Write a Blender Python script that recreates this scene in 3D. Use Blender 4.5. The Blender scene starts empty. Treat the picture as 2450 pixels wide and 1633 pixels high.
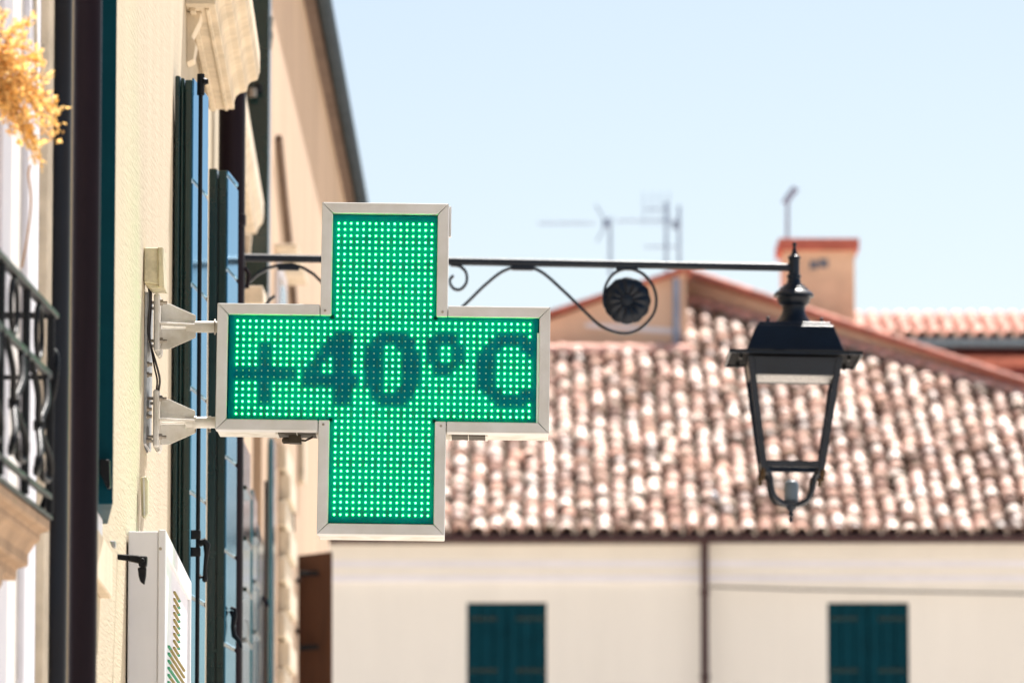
import bpy, bmesh, math, random
from mathutils import Vector, Matrix
R = math.radians
random.seed(7)
S = bpy.context.scene
COL = S.collection

# ------------------------------------------------------------------ camera, sky, sun, exposure
F = 13600.0                       # focal length in pixels of the 2450 px wide photograph (200 mm lens)
HOR = 2400.0                      # the horizon lies this far down the picture plane
PITCH = math.atan((HOR - 816.5) / F)
CAMZ = 1.6
CP, SP = math.cos(PITCH), math.sin(PITCH)
cam = bpy.data.cameras.new('camera')
cam.sensor_width = 36.0
cam.lens = 36.0 * F / 2450.0
cam.clip_start = 0.5
cam.clip_end = 3000
cam.dof.use_dof = True
cam.dof.focus_distance = 14.62
cam.dof.aperture_fstop = 7.0
camo = bpy.data.objects.new('camera', cam)
COL.objects.link(camo)
camo.location = (0, 0, CAMZ)
camo.rotation_euler = (math.pi / 2 + PITCH, 0, 0)
S.camera = camo

SUN = Vector((0.155, 0.53, 0.84)).normalized()       # towards the sun
world = bpy.data.worlds.new('World')
S.world = world
world.use_nodes = True
wn = world.node_tree.nodes
wl = world.node_tree.links
sky = wn.new('ShaderNodeTexSky')
sky.sky_type = 'NISHITA'
sky.sun_disc = False
sky.sun_elevation = math.asin(SUN.z)
sky.sun_rotation = math.atan2(SUN.x, SUN.y)
sky.air_density = 1.0
sky.dust_density = 1.2
sky.ozone_density = 1.6
wb = wn.new('ShaderNodeVectorMath')            # white balance of the whole sky
wb.operation = 'MULTIPLY'
wb.inputs[1].default_value = (1.0, 0.925, 0.86)
wl.new(sky.outputs[0], wb.inputs[0])
wl.new(wb.outputs[0], wn['Background'].inputs[0])
wn['Background'].inputs[1].default_value = 0.056
sl = bpy.data.lights.new('sun', 'SUN')
sl.energy = 5.0
sl.angle = R(0.5)
sl.color = (1.0, 0.955, 0.90)
slo = bpy.data.objects.new('sun', sl)
COL.objects.link(slo)
slo.rotation_euler = (-SUN).to_track_quat('-Z', 'Y').to_euler()
slo.location = (5, 5, 30)
S.view_settings.view_transform = 'Standard'
S.view_settings.look = 'None'
S.view_settings.gamma = 1
S.view_settings.exposure = 1.45
S.view_settings.use_curve_mapping = False
S.cycles.use_denoising = True
S.cycles.max_bounces = 8
S.cycles.sample_clamp_indirect = 6

# ------------------------------------------------------------------ geometry helpers
def at(u, v, Y):
    """world point that stands at distance Y down the street where the photograph shows pixel (u, v)"""
    a = (u - 1225.0) / F
    b = (816.5 - v) / F
    t = Y / (CP - b * SP)
    return Vector((a * t, Y, CAMZ + t * (SP + b * CP)))
def zat(v, Y): return at(1225, v, Y).z
def xat(u, v, Y): return at(u, v, Y).x
WDX = (950.0 - 1225.0) / F * CP          # run of the left street front
WN = Vector((1, -WDX, 0)).normalized()
W0 = at(345, 800, 14.5)
def wall(Y, n=0.0, z=0.0):
    """point on the left street front at distance Y, n metres out from it"""
    return Vector((W0.x + (Y - 14.5) * WDX, Y, z)) + WN * n

class MB:
    def __init__(self):
        self.v = []; self.f = []
    def add(self, vs, fs):
        o = len(self.v)
        self.v += [tuple(p) for p in vs]
        self.f += [tuple(i + o for i in f) for f in fs]
        return self
    def hexa(self, p):
        """eight corners: bottom ring 0-3, top ring 4-7"""
        return self.add(p, [(3, 2, 1, 0), (4, 5, 6, 7), (0, 1, 5, 4), (1, 2, 6, 5), (2, 3, 7, 6), (3, 0, 4, 7)])
    def box(self, a, b):
        x0, y0, z0 = a; x1, y1, z1 = b
        return self.hexa([(x0, y0, z0), (x1, y0, z0), (x1, y1, z0), (x0, y1, z0), (x0, y0, z1), (x1, y0, z1), (x1, y1, z1), (x0, y1, z1)])
    def wbox(self, Y0, Y1, n0, n1, z0, z1):
        """box aligned with the street front"""
        return self.hexa([wall(Y0, n0, z0), wall(Y0, n1, z0), wall(Y1, n1, z0), wall(Y1, n0, z0),
                          wall(Y0, n0, z1), wall(Y0, n1, z1), wall(Y1, n1, z1), wall(Y1, n0, z1)])
    def prism(self, poly, ext):
        """planar polygon (3-D points) extruded by the vector ext"""
        n = len(poly); e = Vector(ext)
        vs = [Vector(p) for p in poly] + [Vector(p) + e for p in poly]
        fs = [tuple(range(n - 1, -1, -1)), tuple(range(n, 2 * n))]
        fs += [(i, (i + 1) % n, n + (i + 1) % n, n + i) for i in range(n)]
        return self.add(vs, fs)
    def tube(self, path, r, seg=10, flat=None, cap=True):
        """sweep along points; r number or list; flat=(half width along world Y, half thickness) for strip iron"""
        P = [Vector(p) for p in path]; n = len(P)
        rr = r if isinstance(r, (list, tuple)) else [r] * n
        vs = []; prev = None
        for i, p in enumerate(P):
            t = (P[min(i + 1, n - 1)] - P[max(i - 1, 0)]).normalized()
            if flat:
                side = Vector((0, 1, 0)); up = t.cross(side).normalized()
                for a, b in ((1, 1), (1, -1), (-1, -1), (-1, 1)):
                    vs.append(p + side * a * flat[0] + up * b * flat[1])
            else:
                if prev is None:
                    ref = Vector((0, 0, 1)) if abs(t.z) < 0.9 else Vector((1, 0, 0))
                    a = t.cross(ref).normalized()
                else:
                    a = (prev - t * prev.dot(t)).normalized()
                prev = a
                b = t.cross(a)
                for k in range(seg):
                    th = 2 * math.pi * k / seg
                    vs.append(p + (a * math.cos(th) + b * math.sin(th)) * rr[i])
        m = 4 if flat else seg
        fs = []
        for i in range(n - 1):
            for k in range(m):
                fs.append((i * m + k, i * m + (k + 1) % m, (i + 1) * m + (k + 1) % m, (i + 1) * m + k))
        if cap:
            fs.append(tuple(range(m - 1, -1, -1)))
            fs.append(tuple((n - 1) * m + k for k in range(m)))
        return self.add(vs, fs)
    def lathe(self, prof, c=(0, 0, 0), seg=20, axis='z'):
        """profile of (radius, height) pairs"""
        c = Vector(c); vs = []; n = len(prof)
        for r, h in prof:
            for k in range(seg):
                th = 2 * math.pi * k / seg
                d = (r * math.cos(th), r * math.sin(th))
                vs.append(c + (Vector((d[0], d[1], h)) if axis == 'z' else Vector((h, d[0], d[1])) if axis == 'x' else Vector((d[0], h, d[1]))))
        fs = []
        for i in range(n - 1):
            for k in range(seg):
                fs.append((i * seg + k, i * seg + (k + 1) % seg, (i + 1) * seg + (k + 1) % seg, (i + 1) * seg + k))
        fs.append(tuple(range(seg - 1, -1, -1)))
        fs.append(tuple((n - 1) * seg + k for k in range(seg)))
        return self.add(vs, fs)
    def mesh(self, name, material, off=None, bevel=0, smooth=None, segs=1, recalc=True):
        me = bpy.data.meshes.new(name)
        o = Vector(off) if off is not None else Vector((0, 0, 0))
        me.from_pydata([tuple(Vector(p) - o) for p in self.v], [], self.f)
        if bevel or recalc:
            bm = bmesh.new(); bm.from_mesh(me)
            if recalc: bmesh.ops.recalc_face_normals(bm, faces=bm.faces)
            if bevel:
                ed = [e for e in bm.edges if len(e.link_faces) == 2 and e.calc_face_angle(0) > R(35)]
                bmesh.ops.bevel(bm, geom=ed, offset=bevel, segments=segs, affect='EDGES', profile=0.6, clamp_overlap=True)
            bm.to_mesh(me); bm.free()
        if smooth:
            me.polygons.foreach_set('use_smooth', [True] * len(me.polygons))
            me.set_sharp_from_angle(angle=R(smooth))
        me.materials.append(material)
        me.update()
        return me

def empty(name, loc, rot=(0, 0, 0)):
    o = bpy.data.objects.new(name, None)
    o.empty_display_size = 0.1
    COL.objects.link(o)
    o.location = loc; o.rotation_euler = rot
    return o
def tag(o, label, cat, group=None):
    o['label'] = label; o['category'] = cat
    if group: o['group'] = group
    return o
def place(name, me, parent=None, loc=(0, 0, 0), rot=(0, 0, 0)):
    o = bpy.data.objects.new(name, me)
    COL.objects.link(o)
    o.parent = parent
    o.location = loc; o.rotation_euler = rot
    return o
def root_of(o):
    while o.parent: o = o.parent
    return o
def part(name, mb, material, parent, local=False, label=None, kind=None, **kw):
    """one part; its vertices come in world coordinates unless local"""
    off = None if local or parent is None else root_of(parent).location
    o = place(name, mb.mesh(name, material, off, **kw), parent)
    if label: o['label'] = label
    if kind: o['kind'] = kind
    return o

# ------------------------------------------------------------------ materials
def mat(name, col, rough=0.6, metal=0.0, var=0.0, scale=6.0, bump=0.0, bscale=60.0, spec=0.5, col2=None, streak=False, detail=6, randobj=0.0, coat=0.0, grain=None, tint=None):
    m = bpy.data.materials.new(name); m.use_nodes = True
    nt = m.node_tree; n = nt.nodes; l = nt.links
    b = n['Principled BSDF']
    b.inputs['Roughness'].default_value = rough
    b.inputs['Metallic'].default_value = metal
    b.inputs['Specular IOR Level'].default_value = spec
    b.inputs['Coat Weight'].default_value = coat
    b.inputs['Coat Roughness'].default_value = 0.12
    b.inputs['Base Color'].default_value = (*col, 1)
    if tint: b.inputs['Specular Tint'].default_value = (*tint, 1)
    tc = n.new('ShaderNodeTexCoord')
    src = tc.outputs['Object']
    if var > 0 or col2:
        mp = n.new('ShaderNodeMapping')
        mp.inputs['Scale'].default_value = (1, 1, 0.12) if streak else (1, 1, 1)
        l.new(src, mp.inputs['Vector'])
        no = n.new('ShaderNodeTexNoise')
        no.inputs['Scale'].default_value = scale
        no.inputs['Detail'].default_value = detail
        no.inputs['Roughness'].default_value = 0.62
        l.new(mp.outputs[0], no.inputs['Vector'])
        r = n.new('ShaderNodeValToRGB')
        c2 = col2 if col2 else tuple(c * (1 - var) for c in col)
        r.color_ramp.elements[0].position = 0.33; r.color_ramp.elements[0].color = (*c2, 1)
        r.color_ramp.elements[1].position = 0.62; r.color_ramp.elements[1].color = (*col, 1)
        l.new(no.outputs['Fac'], r.inputs['Fac'])
        out = r.outputs['Color']
        if randobj:
            oi = n.new('ShaderNodeObjectInfo')
            hs = n.new('ShaderNodeHueSaturation')
            mr = n.new('ShaderNodeMapRange')
            mr.inputs[3].default_value = 1 - randobj; mr.inputs[4].default_value = 1 + randobj
            l.new(oi.outputs['Random'], mr.inputs[0]); l.new(mr.outputs[0], hs.inputs['Value'])
            l.new(out, hs.inputs['Color']); out = hs.outputs['Color']
        l.new(out, b.inputs['Base Color'])
        mr2 = n.new('ShaderNodeMapRange')
        mr2.inputs[3].default_value = min(1, rough * 1.25); mr2.inputs[4].default_value = rough * 0.85
        l.new(no.outputs['Fac'], mr2.inputs[0]); l.new(mr2.outputs[0], b.inputs['Roughness'])
    if bump > 0:
        n2 = n.new('ShaderNodeTexNoise')
        n2.inputs['Scale'].default_value = bscale
        n2.inputs['Detail'].default_value = 4
        if grain:
            m2 = n.new('ShaderNodeMapping'); m2.inputs['Scale'].default_value = grain
            l.new(src, m2.inputs['Vector']); l.new(m2.outputs[0], n2.inputs['Vector'])
        else:
            l.new(src, n2.inputs['Vector'])
        bp = n.new('ShaderNodeBump')
        bp.inputs['Strength'].default_value = bump
        bp.inputs['Distance'].default_value = 0.01
        l.new(n2.outputs['Fac'], bp.inputs['Height']); l.new(bp.outputs[0], b.inputs['Normal'])
    return m

M = {}
M['plaster'] = mat('cream_plaster', (0.46, 0.382, 0.268), 0.9, var=0.14, scale=2.2, bump=0.27, bscale=170, streak=True, grain=(1, 0.05, 1))
M['leftwall'] = mat('white_plaster', (0.74, 0.71, 0.68), 0.85, var=0.15, scale=3, bump=0.2)
M['stone'] = mat('cream_stone', (0.66, 0.57, 0.44), 0.85, var=0.3, scale=9, bump=0.35, bscale=70)
M['limestone'] = mat('pale_limestone', (0.60, 0.50, 0.365), 0.8, var=0.25, scale=8, bump=0.25, bscale=50, streak=True)
M['green'] = mat('dark_green_gloss_paint', (0.003, 0.022, 0.022), 0.16, var=0.25, scale=4, bump=0.02, bscale=25)
M['sheen'] = mat('blue_sheen_gloss_paint', (0.08, 0.22, 0.33), 0.09, metal=1.0, var=0.15, scale=4, bump=0.01, bscale=25, tint=(0.52, 0.80, 1.0))  # blue sky reflection put into colour and tint of the shutter faces
M['sand'] = mat('tan_sandstone', (0.34, 0.22, 0.13), 0.85, var=0.35, scale=9, bump=0.3, bscale=60)
M['bluepipe'] = mat('blue_black_sheet_metal', (0.010, 0.014, 0.022), 0.4, var=0.4, scale=8, streak=True, spec=0.12, col2=(0.016, 0.011, 0.008))
M['matblack'] = mat('matt_black_paint', (0.010, 0.011, 0.013), 0.85, spec=0.08)
M['verge'] = mat('red_verge_tile', (0.66, 0.24, 0.16), 0.75, var=0.3, scale=5, randobj=0.3)
M['teal'] = mat('teal_paint_and_shade', (0.001, 0.038, 0.056), 0.5, var=0.2, scale=5, spec=0.06)  # paint of the far shutters; on the near leaf painted shade and sky
M['black'] = mat('black_iron', (0.006, 0.007, 0.009), 0.45, var=0.3, scale=18, bump=0.12, bscale=120, spec=0.15)
M['lampblack'] = mat('lantern_black_paint', (0.004, 0.010, 0.022), 0.36, var=0.35, scale=10, bump=0.08, bscale=90, spec=0.28)
M['brownpipe'] = mat('dark_brown_sheet_metal', (0.014, 0.008, 0.012), 0.34, var=0.35, scale=8, streak=True, spec=0.09)
M['alu'] = mat('pale_aluminium', (0.53, 0.53, 0.54), 0.42, scale=6, bump=0.03, detail=10, col2=(0.44, 0.43, 0.41))
M['alupaint'] = mat('light_grey_paint', (0.60, 0.58, 0.54), 0.5, scale=16, col2=(0.44, 0.40, 0.33), bump=0.06, detail=10)
M['whitebox'] = mat('white_sheet_metal', (0.62, 0.63, 0.66), 0.45, var=0.06, scale=5)
M['zinc'] = mat('galvanised_steel', (0.40, 0.41, 0.42), 0.45, 0.7, var=0.35, scale=30)
M['bolt'] = mat('bolt_steel', (0.36, 0.32, 0.27), 0.4, 0.8, var=0.4, scale=50)
M['yellowplastic'] = mat('aged_plastic', (0.60, 0.54, 0.36), 0.5, var=0.3, scale=30, bump=0.05)
M['cable'] = mat('black_cable', (0.015, 0.013, 0.013), 0.5)
M['vent'] = mat('brown_vent', (0.040, 0.030, 0.016), 0.7, var=0.4, scale=60)
M['pcb'] = mat('teal_circuit_board', (0.0, 0.125, 0.205), 0.6, var=0.2, scale=12, spec=0.0)
M['chip'] = mat('chip_black', (0.003, 0.10, 0.13), 0.5, spec=0.1)
M['ledoff'] = mat('unlit_led_lens', (0.34, 0.40, 0.42), 0.3)
M['whitestrip'] = mat('white_strip', (0.8, 0.8, 0.82), 0.3)
M['facade'] = mat('ivory_plaster', (0.82, 0.775, 0.70), 0.9, var=0.06, scale=1.6, bump=0.15, bscale=20, streak=True)
M['facadetrim'] = mat('pale_trim', (0.80, 0.78, 0.82), 0.85, var=0.08, scale=2)
M['gutter'] = mat('brown_gutter', (0.055, 0.022, 0.022), 0.5, var=0.3, scale=5)
M['peach'] = mat('peach_plaster', (0.53, 0.37, 0.245), 0.9, var=0.25, scale=2.4, bump=0.2, streak=True)
M['gablewall'] = mat('gable_plaster', (0.78, 0.55, 0.39), 0.9, var=0.15, scale=1.2)
M['chimney'] = mat('chimney_plaster', (0.80, 0.64, 0.43), 0.9, var=0.22, scale=3)
M['redbrick'] = mat('red_brick', (0.50, 0.16, 0.11), 0.85, var=0.3, scale=8)
M['maroon'] = mat('maroon_paint', (0.13, 0.014, 0.012), 0.7, var=0.3, scale=3)
M['brownwood'] = mat('brown_wood', (0.075, 0.026, 0.010), 0.6, var=0.4, scale=9, streak=True)
M['soffit'] = mat('brown_soffit', (0.12, 0.075, 0.05), 0.8, var=0.3, scale=5)
M['slategutter'] = mat('grey_blue_gutter', (0.020, 0.033, 0.043), 0.6, var=0.2, scale=6, spec=0.06)
M['whitetrim'] = mat('lavender_white_trim', (0.66, 0.66, 0.72), 0.7, var=0.08, scale=4)
M['glass'] = mat('window_glass', (0.02, 0.03, 0.035), 0.06)
M['paving'] = mat('stone_paving', (0.58, 0.52, 0.45), 0.85, var=0.15, scale=1.2, bump=0.2)
M['antenna'] = mat('antenna_metal', (0.27, 0.34, 0.46), 0.6, 0.0, var=0.2)
M['lens'] = mat('prismatic_lens', (0.2, 0.2, 0.2), 0.25, var=0.2, scale=40, bump=0.4, bscale=120)
M['socket'] = mat('grey_blue_socket', (0.13, 0.17, 0.21), 0.4, var=0.1)
M['brass'] = mat('weathered_brass', (0.06, 0.035, 0.014), 0.45, 0.6, var=0.3, scale=40)

def tile_material():
    m = bpy.data.materials.new('terracotta_tile'); m.use_nodes = True
    nt = m.node_tree; n = nt.nodes; l = nt.links; b = n['Principled BSDF']
    b.inputs['Roughness'].default_value = 0.5
    b.inputs['Specular IOR Level'].default_value = 0.6
    oi = n.new('ShaderNodeObjectInfo'); ge = n.new('ShaderNodeNewGeometry')
    ad = n.new('ShaderNodeMath'); ad.operation = 'ADD'
    l.new(oi.outputs['Random'], ad.inputs[0]); l.new(ge.outputs['Random Per Island'], ad.inputs[1])
    fr = n.new('ShaderNodeMath'); fr.operation = 'FRACT'; l.new(ad.outputs[0], fr.inputs[0])
    ra = n.new('ShaderNodeValToRGB'); ra.color_ramp.interpolation = 'LINEAR'
    e = ra.color_ramp.elements
    e[0].position = 0; e[0].color = (0.17, 0.10, 0.08, 1)
    e[1].position = 1; e[1].color = (0.84, 0.68, 0.58, 1)
    for p, c in ((0.22, (0.35, 0.20, 0.155)), (0.48, (0.54, 0.32, 0.25)), (0.70, (0.70, 0.48, 0.39))):
        k = e.new(p); k.color = (*c, 1)
    l.new(fr.outputs[0], ra.inputs[0])
    mu = n.new('ShaderNodeMath'); mu.operation = 'MULTIPLY'; mu.inputs[1].default_value = 37.7
    l.new(fr.outputs[0], mu.inputs[0])
    f2 = n.new('ShaderNodeMath'); f2.operation = 'FRACT'; l.new(mu.outputs[0], f2.inputs[0])
    sp = n.new('ShaderNodeMapRange'); sp.inputs[1].default_value = 0.35; sp.inputs[3].default_value = 0.03; sp.inputs[4].default_value = 0.42
    l.new(f2.outputs[0], sp.inputs[0]); l.new(sp.outputs[0], b.inputs['Specular IOR Level'])
    ro_ = n.new('ShaderNodeMapRange'); ro_.inputs[3].default_value = 0.75; ro_.inputs[4].default_value = 0.5
    l.new(f2.outputs[0], ro_.inputs[0]); l.new(ro_.outputs[0], b.inputs['Roughness'])
    tc = n.new('ShaderNodeTexCoord'); no = n.new('ShaderNodeTexNoise')
    no.inputs['Scale'].default_value = 9; no.inputs['Detail'].default_value = 5
    va = n.new('ShaderNodeVectorMath'); va.operation = 'ADD'
    l.new(ge.outputs['Position'], va.inputs[0]); l.new(oi.outputs['Location'], va.inputs[1])
    l.new(ge.outputs['Position'], no.inputs['Vector'])
    rm = n.new('ShaderNodeValToRGB')
    rm.color_ramp.elements[0].position = 0.47; rm.color_ramp.elements[0].color = (0, 0, 0, 1)
    rm.color_ramp.elements[1].position = 0.68; rm.color_ramp.elements[1].color = (0.8, 0.8, 0.8, 1)
    l.new(no.outputs['Fac'], rm.inputs[0])
    mx = n.new('ShaderNodeMix'); mx.data_type = 'RGBA'
    l.new(rm.outputs[0], mx.inputs[0]); l.new(ra.outputs[0], mx.inputs[6])
    mx.inputs[7].default_value = (0.12, 0.10, 0.05, 1)
    n3 = n.new('ShaderNodeTexNoise'); n3.inputs['Scale'].default_value = 1.7; n3.inputs['Detail'].default_value = 4
    l.new(ge.outputs['Position'], n3.inputs['Vector'])
    m3 = n.new('ShaderNodeMapRange'); m3.inputs[1].default_value = 0.35; m3.inputs[2].default_value = 0.65; m3.inputs[3].default_value = 0.66; m3.inputs[4].default_value = 1.18
    l.new(n3.outputs['Fac'], m3.inputs[0])
    h3 = n.new('ShaderNodeHueSaturation'); l.new(m3.outputs[0], h3.inputs['Value']); l.new(mx.outputs[2], h3.inputs['Color'])
    l.new(h3.outputs[0], b.inputs['Base Color'])
    return m
M['tile'] = tile_material()
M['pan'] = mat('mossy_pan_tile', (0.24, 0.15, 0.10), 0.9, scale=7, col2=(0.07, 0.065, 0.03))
M['ridge'] = mat('pink_ridge_tile', (0.80, 0.43, 0.33), 0.8, var=0.2, scale=6, randobj=0.15)

def emit(name, col, strength, base):
    m = bpy.data.materials.new(name); m.use_nodes = True
    b = m.node_tree.nodes['Principled BSDF']
    b.inputs['Base Color'].default_value = (*base, 1)
    b.inputs['Roughness'].default_value = 0.3
    b.inputs['Emission Color'].default_value = (*col, 1)
    b.inputs['Emission Strength'].default_value = strength
    return m
M['ledon'] = emit('lit_green_led', (0.035, 1.0, 0.105), 12.0, (0.2, 0.5, 0.25))
M['ledamber'] = emit('olive_led', (0.55, 0.5, 0.04), 0.02, (0.20, 0.15, 0.04))
M['ledgreen'] = emit('small_green_led', (0.03, 1.0, 0.25), 0.03, (0.02, 0.16, 0.09))

def pane_material(name, tint):
    m = bpy.data.materials.new(name); m.use_nodes = True
    nt = m.node_tree; n = nt.nodes; l = nt.links
    n.remove(n['Principled BSDF'])
    tr = n.new('ShaderNodeBsdfTransparent'); tr.inputs[0].default_value = (*tint, 1)
    gl = n.new('ShaderNodeBsdfGlossy'); gl.inputs['Roughness'].default_value = 0.05
    fr = n.new('ShaderNodeFresnel'); fr.inputs['IOR'].default_value = 1.12
    mx = n.new('ShaderNodeMixShader')
    l.new(fr.outputs[0], mx.inputs[0]); l.new(tr.outputs[0], mx.inputs[1]); l.new(gl.outputs[0], mx.inputs[2])
    l.new(mx.outputs[0], n['Material Output'].inputs['Surface'])
    return m
M['pane'] = pane_material('clear_acrylic', (0.96, 0.98, 0.98))

# ------------------------------------------------------------------ the ground
g = MB().add([(-300, -200, 0), (300, -200, 0), (300, 900, 0), (-300, 900, 0)], [(0, 1, 2, 3)])
go = part('street', g, M['paving'], None, recalc=False); go['kind'] = 'structure'

# ------------------------------------------------------------------ cream building with the pharmacy
cb = tag(empty('cream_building', wall(16, -1, 0)), 'cream plastered building that carries the green cross sign, with dark green shutters', 'building')
part('wall', MB().wbox(11.75, 21.6, -4.0, 0.0, 0, 9.0), M['plaster'], cb)

def extrude_along(mb, prof, Y0, Y1, z0):
    """wall moulding: profile of (n, dz) run along the street front"""
    mb.prism([wall(Y0, n, z0 + dz) for n, dz in prof], wall(Y1, 0, 0) - wall(Y0, 0, 0))
    return mb
zh = zat(262, 19.15)
HOOD = [(0.0, 0), (0.092, 0), (0.092, 0.028), (0.098, 0.045), (0.112, 0.056), (0.134, 0.061), (0.138, 0.082), (0.146, 0.094),
        (0.170, 0.101), (0.175, 0.122), (0.178, 0.126), (0.178, 0.20), (0.0, 0.215)]
hood = part('window_hood', extrude_along(MB(), HOOD, 17.1, 19.15, zh), M['limestone'], cb, bevel=0.003)
part('soffit_moulding', MB().wbox(17.16, 19.12, 0.012, 0.030, zh - 0.012, zh + 0.001).wbox(17.16, 19.12, 0.060, 0.072, zh - 0.009, zh + 0.001), M['limestone'], hood, bevel=0.002)
part('hood_bracket', MB().prism([wall(17.22, 0.0, zh - 0.16), wall(17.22, 0.022, zh - 0.15), wall(17.22, 0.03, zh - 0.10), wall(17.22, 0.016, zh - 0.08), wall(17.22, 0.04, zh - 0.03), wall(17.22, 0.046, zh - 0.001), wall(17.22, 0.0, zh - 0.001)], (0, 0.1, 0)), M['limestone'], hood, bevel=0.002)

def lin(a, b, t): return a + (b - a) * t
def shutter(parent, ua, ub, Ya, uf, Yf, vtop, zbot, layers=3, seams=None, thick_extra=0):
    """folded shutter: near edge ua..ub at Ya, outer face runs on to uf at Yf"""
    ztop = zat(vtop, Ya)
    pa = at(ua, vtop, Ya); pb = at(ub, vtop, Ya); pf = at(uf, vtop, Yf)
    pa.z = pb.z = pf.z = 0
    run = pf - pb; run.z = 0
    tv = pb - pa
    def bx(mb, s0, s1, t0, t1, z0, z1):
        def q(s, t, z):
            p = pa + tv * t + run * s; return (p.x, p.y, z)
        return mb.hexa([q(s0, t0, z0), q(s0, t1, z0), q(s1, t1, z0), q(s1, t0, z0), q(s0, t0, z1), q(s0, t1, z1), q(s1, t1, z1), q(s1, t0, z1)])
    sh = None
    lay = [(0.0, 0.27), (0.31, 0.50), (0.55, 0.92)] if layers == 3 else [(0.0, 0.42), (0.50, 0.92)] if layers == 2 else [(0, 0.92)]
    for i, (t0, t1) in enumerate(lay):
        mb = bx(MB(), 0.004 * (i % 2), 1, t0, t1, zbot, ztop - (0.0 if i == 0 else 0.006 * i))
        if sh is None: sh = part('shutter', mb, M['green'], parent, bevel=0.003)
        else: part('leaf_board', mb, M['green'], sh, bevel=0.003)
    core = bx(MB(), 0.05, 0.97, 0.02, 0.90, zbot + 0.01, ztop - 0.03)
    part('leaf_core', core, M['green'], sh)
    zs = [zbot] + sorted(z for z in (seams or []) if zbot < z < ztop) + [ztop]
    for z0, z1 in zip(zs[:-1], zs[1:]):
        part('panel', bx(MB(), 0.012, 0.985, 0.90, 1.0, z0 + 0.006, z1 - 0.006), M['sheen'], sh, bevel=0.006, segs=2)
    return sh, bx
seam1 = [zat(450 + 246.0 * k, 16.4) for k in range(8)]
sh1, bx1 = shutter(cb, 419, 463, 16.25, 500, 16.61, 181, 1.2, 3, seam1)
ztop1 = zat(181, 16.25)
def on1(s, n, z):
    p = at(463, 600, 16.25); q = at(500, 600, 16.61)
    w = Vector((p.x + (q.x - p.x) * s + n, p.y + (q.y - p.y) * s, z)); return w
part('locking_rod', MB().tube([on1(0.13, 0.012, ztop1 + 0.005), on1(0.13, 0.012, 1.4)], 0.0062, 8), M['black'], sh1, smooth=40)
zg = zat(1300, 16.3)
cat = MB().tube([on1(0.13, 0.012, ztop1 - 0.05), on1(0.13, 0.012, ztop1 + 0.012)], 0.011, 8).tube([on1(0.13, 0.012, ztop1 - 0.012), on1(0.13, 0.034, ztop1 - 0.010)], 0.007, 8)
cat.lathe([(0.005, 0), (0.012, 0.004), (0.012, 0.016), (0.006, 0.02)], on1(0.13, 0.022, ztop1 - 0.02), 8)
part('rod_catch', cat, M['black'], sh1, smooth=40)
for dz in (0.026, -0.024):
    p = on1(0.13, 0.006, zg + dz)
    part('rod_guide', MB().box((p.x - 0.012, p.y - 0.012, p.z - 0.013), (p.x + 0.014, p.y + 0.012, p.z + 0.013)), M['black'], sh1, bevel=0.002)
hp = [on1(0.13, 0.016, zg), on1(0.13, 0.030, zg + 0.006), on1(0.13, 0.038, zg - 0.004), on1(0.13, 0.037, zg - 0.03), on1(0.13, 0.033, zg - 0.07), on1(0.13, 0.033, zg - 0.098)]
hm = MB().tube(hp, [0.010, 0.012, 0.011, 0.007, 0.0055, 0.007], 10)
hm.lathe([(0.003, -0.009), (0.008, -0.004), (0.008, 0.004), (0.003, 0.009)], on1(0.13, 0.033, zg - 0.102), 10)
hm.tube([on1(0.13, 0.033, zg - 0.098), on1(0.13, 0.018, zg - 0.095)], 0.004, 8).lathe([(0.002, -0.008), (0.008, 0), (0.002, 0.008)], on1(0.13, 0.017, zg - 0.095), 8)
part('handle', hm, M['black'], sh1, smooth=45)

seam2 = [zat(668 + 221.0 * k, 18.45) for k in range(-1, 8)]
sh2, bx2 = shutter(cb, 500, 546, 18.2, 571, 18.5, 403, 1.2, 2, seam2)
def on2(s, n, z):
    p = at(546, 600, 18.2); q = at(571, 600, 18.5)
    return Vector((p.x + (q.x - p.x) * s + n, p.y + (q.y - p.y) * s, z))
z2 = zat(1500, 18.35)
hk = MB().tube([on2(0.3, 0.004, z2 + 0.05), on2(0.3, 0.016, z2 + 0.03), on2(0.3, 0.012, z2), on2(0.3, 0.016, z2 - 0.03), on2(0.3, 0.034, z2 - 0.05), on2(0.3, 0.040, z2 - 0.07)], [0.006, 0.010, 0.008, 0.009, 0.006, 0.004], 8)
hk.tube([on2(0.3, 0.004, z2 + 0.06), on2(0.3, 0.018, z2 + 0.055), on2(0.3, 0.020, z2 + 0.03)], 0.006, 8)
part('holdback_hook', hk, M['black'], sh2, smooth=45)
# thin rails on the near edges of the second shutter
for v in (630, 860, 1087, 1318, 1552):
    z = zat(v, 18.2)
    part('edge_rail', MB().prism([at(501, v, 18.195), at(518, v, 18.195), at(518, v + 8, 18.195), at(501, v + 8, 18.195)], (0, 0.01, 0)), M['green'], sh2)
# window between the two leaves
wd = part('window', MB().wbox(17.55, 18.65, 0.0, 0.02, 1.2, zh - 0.3), M['limestone'], cb, bevel=0.004)
part('pane', MB().wbox(17.65, 18.55, 0.02, 0.024, 1.3, zh - 0.4), M['glass'], wd)

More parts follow.
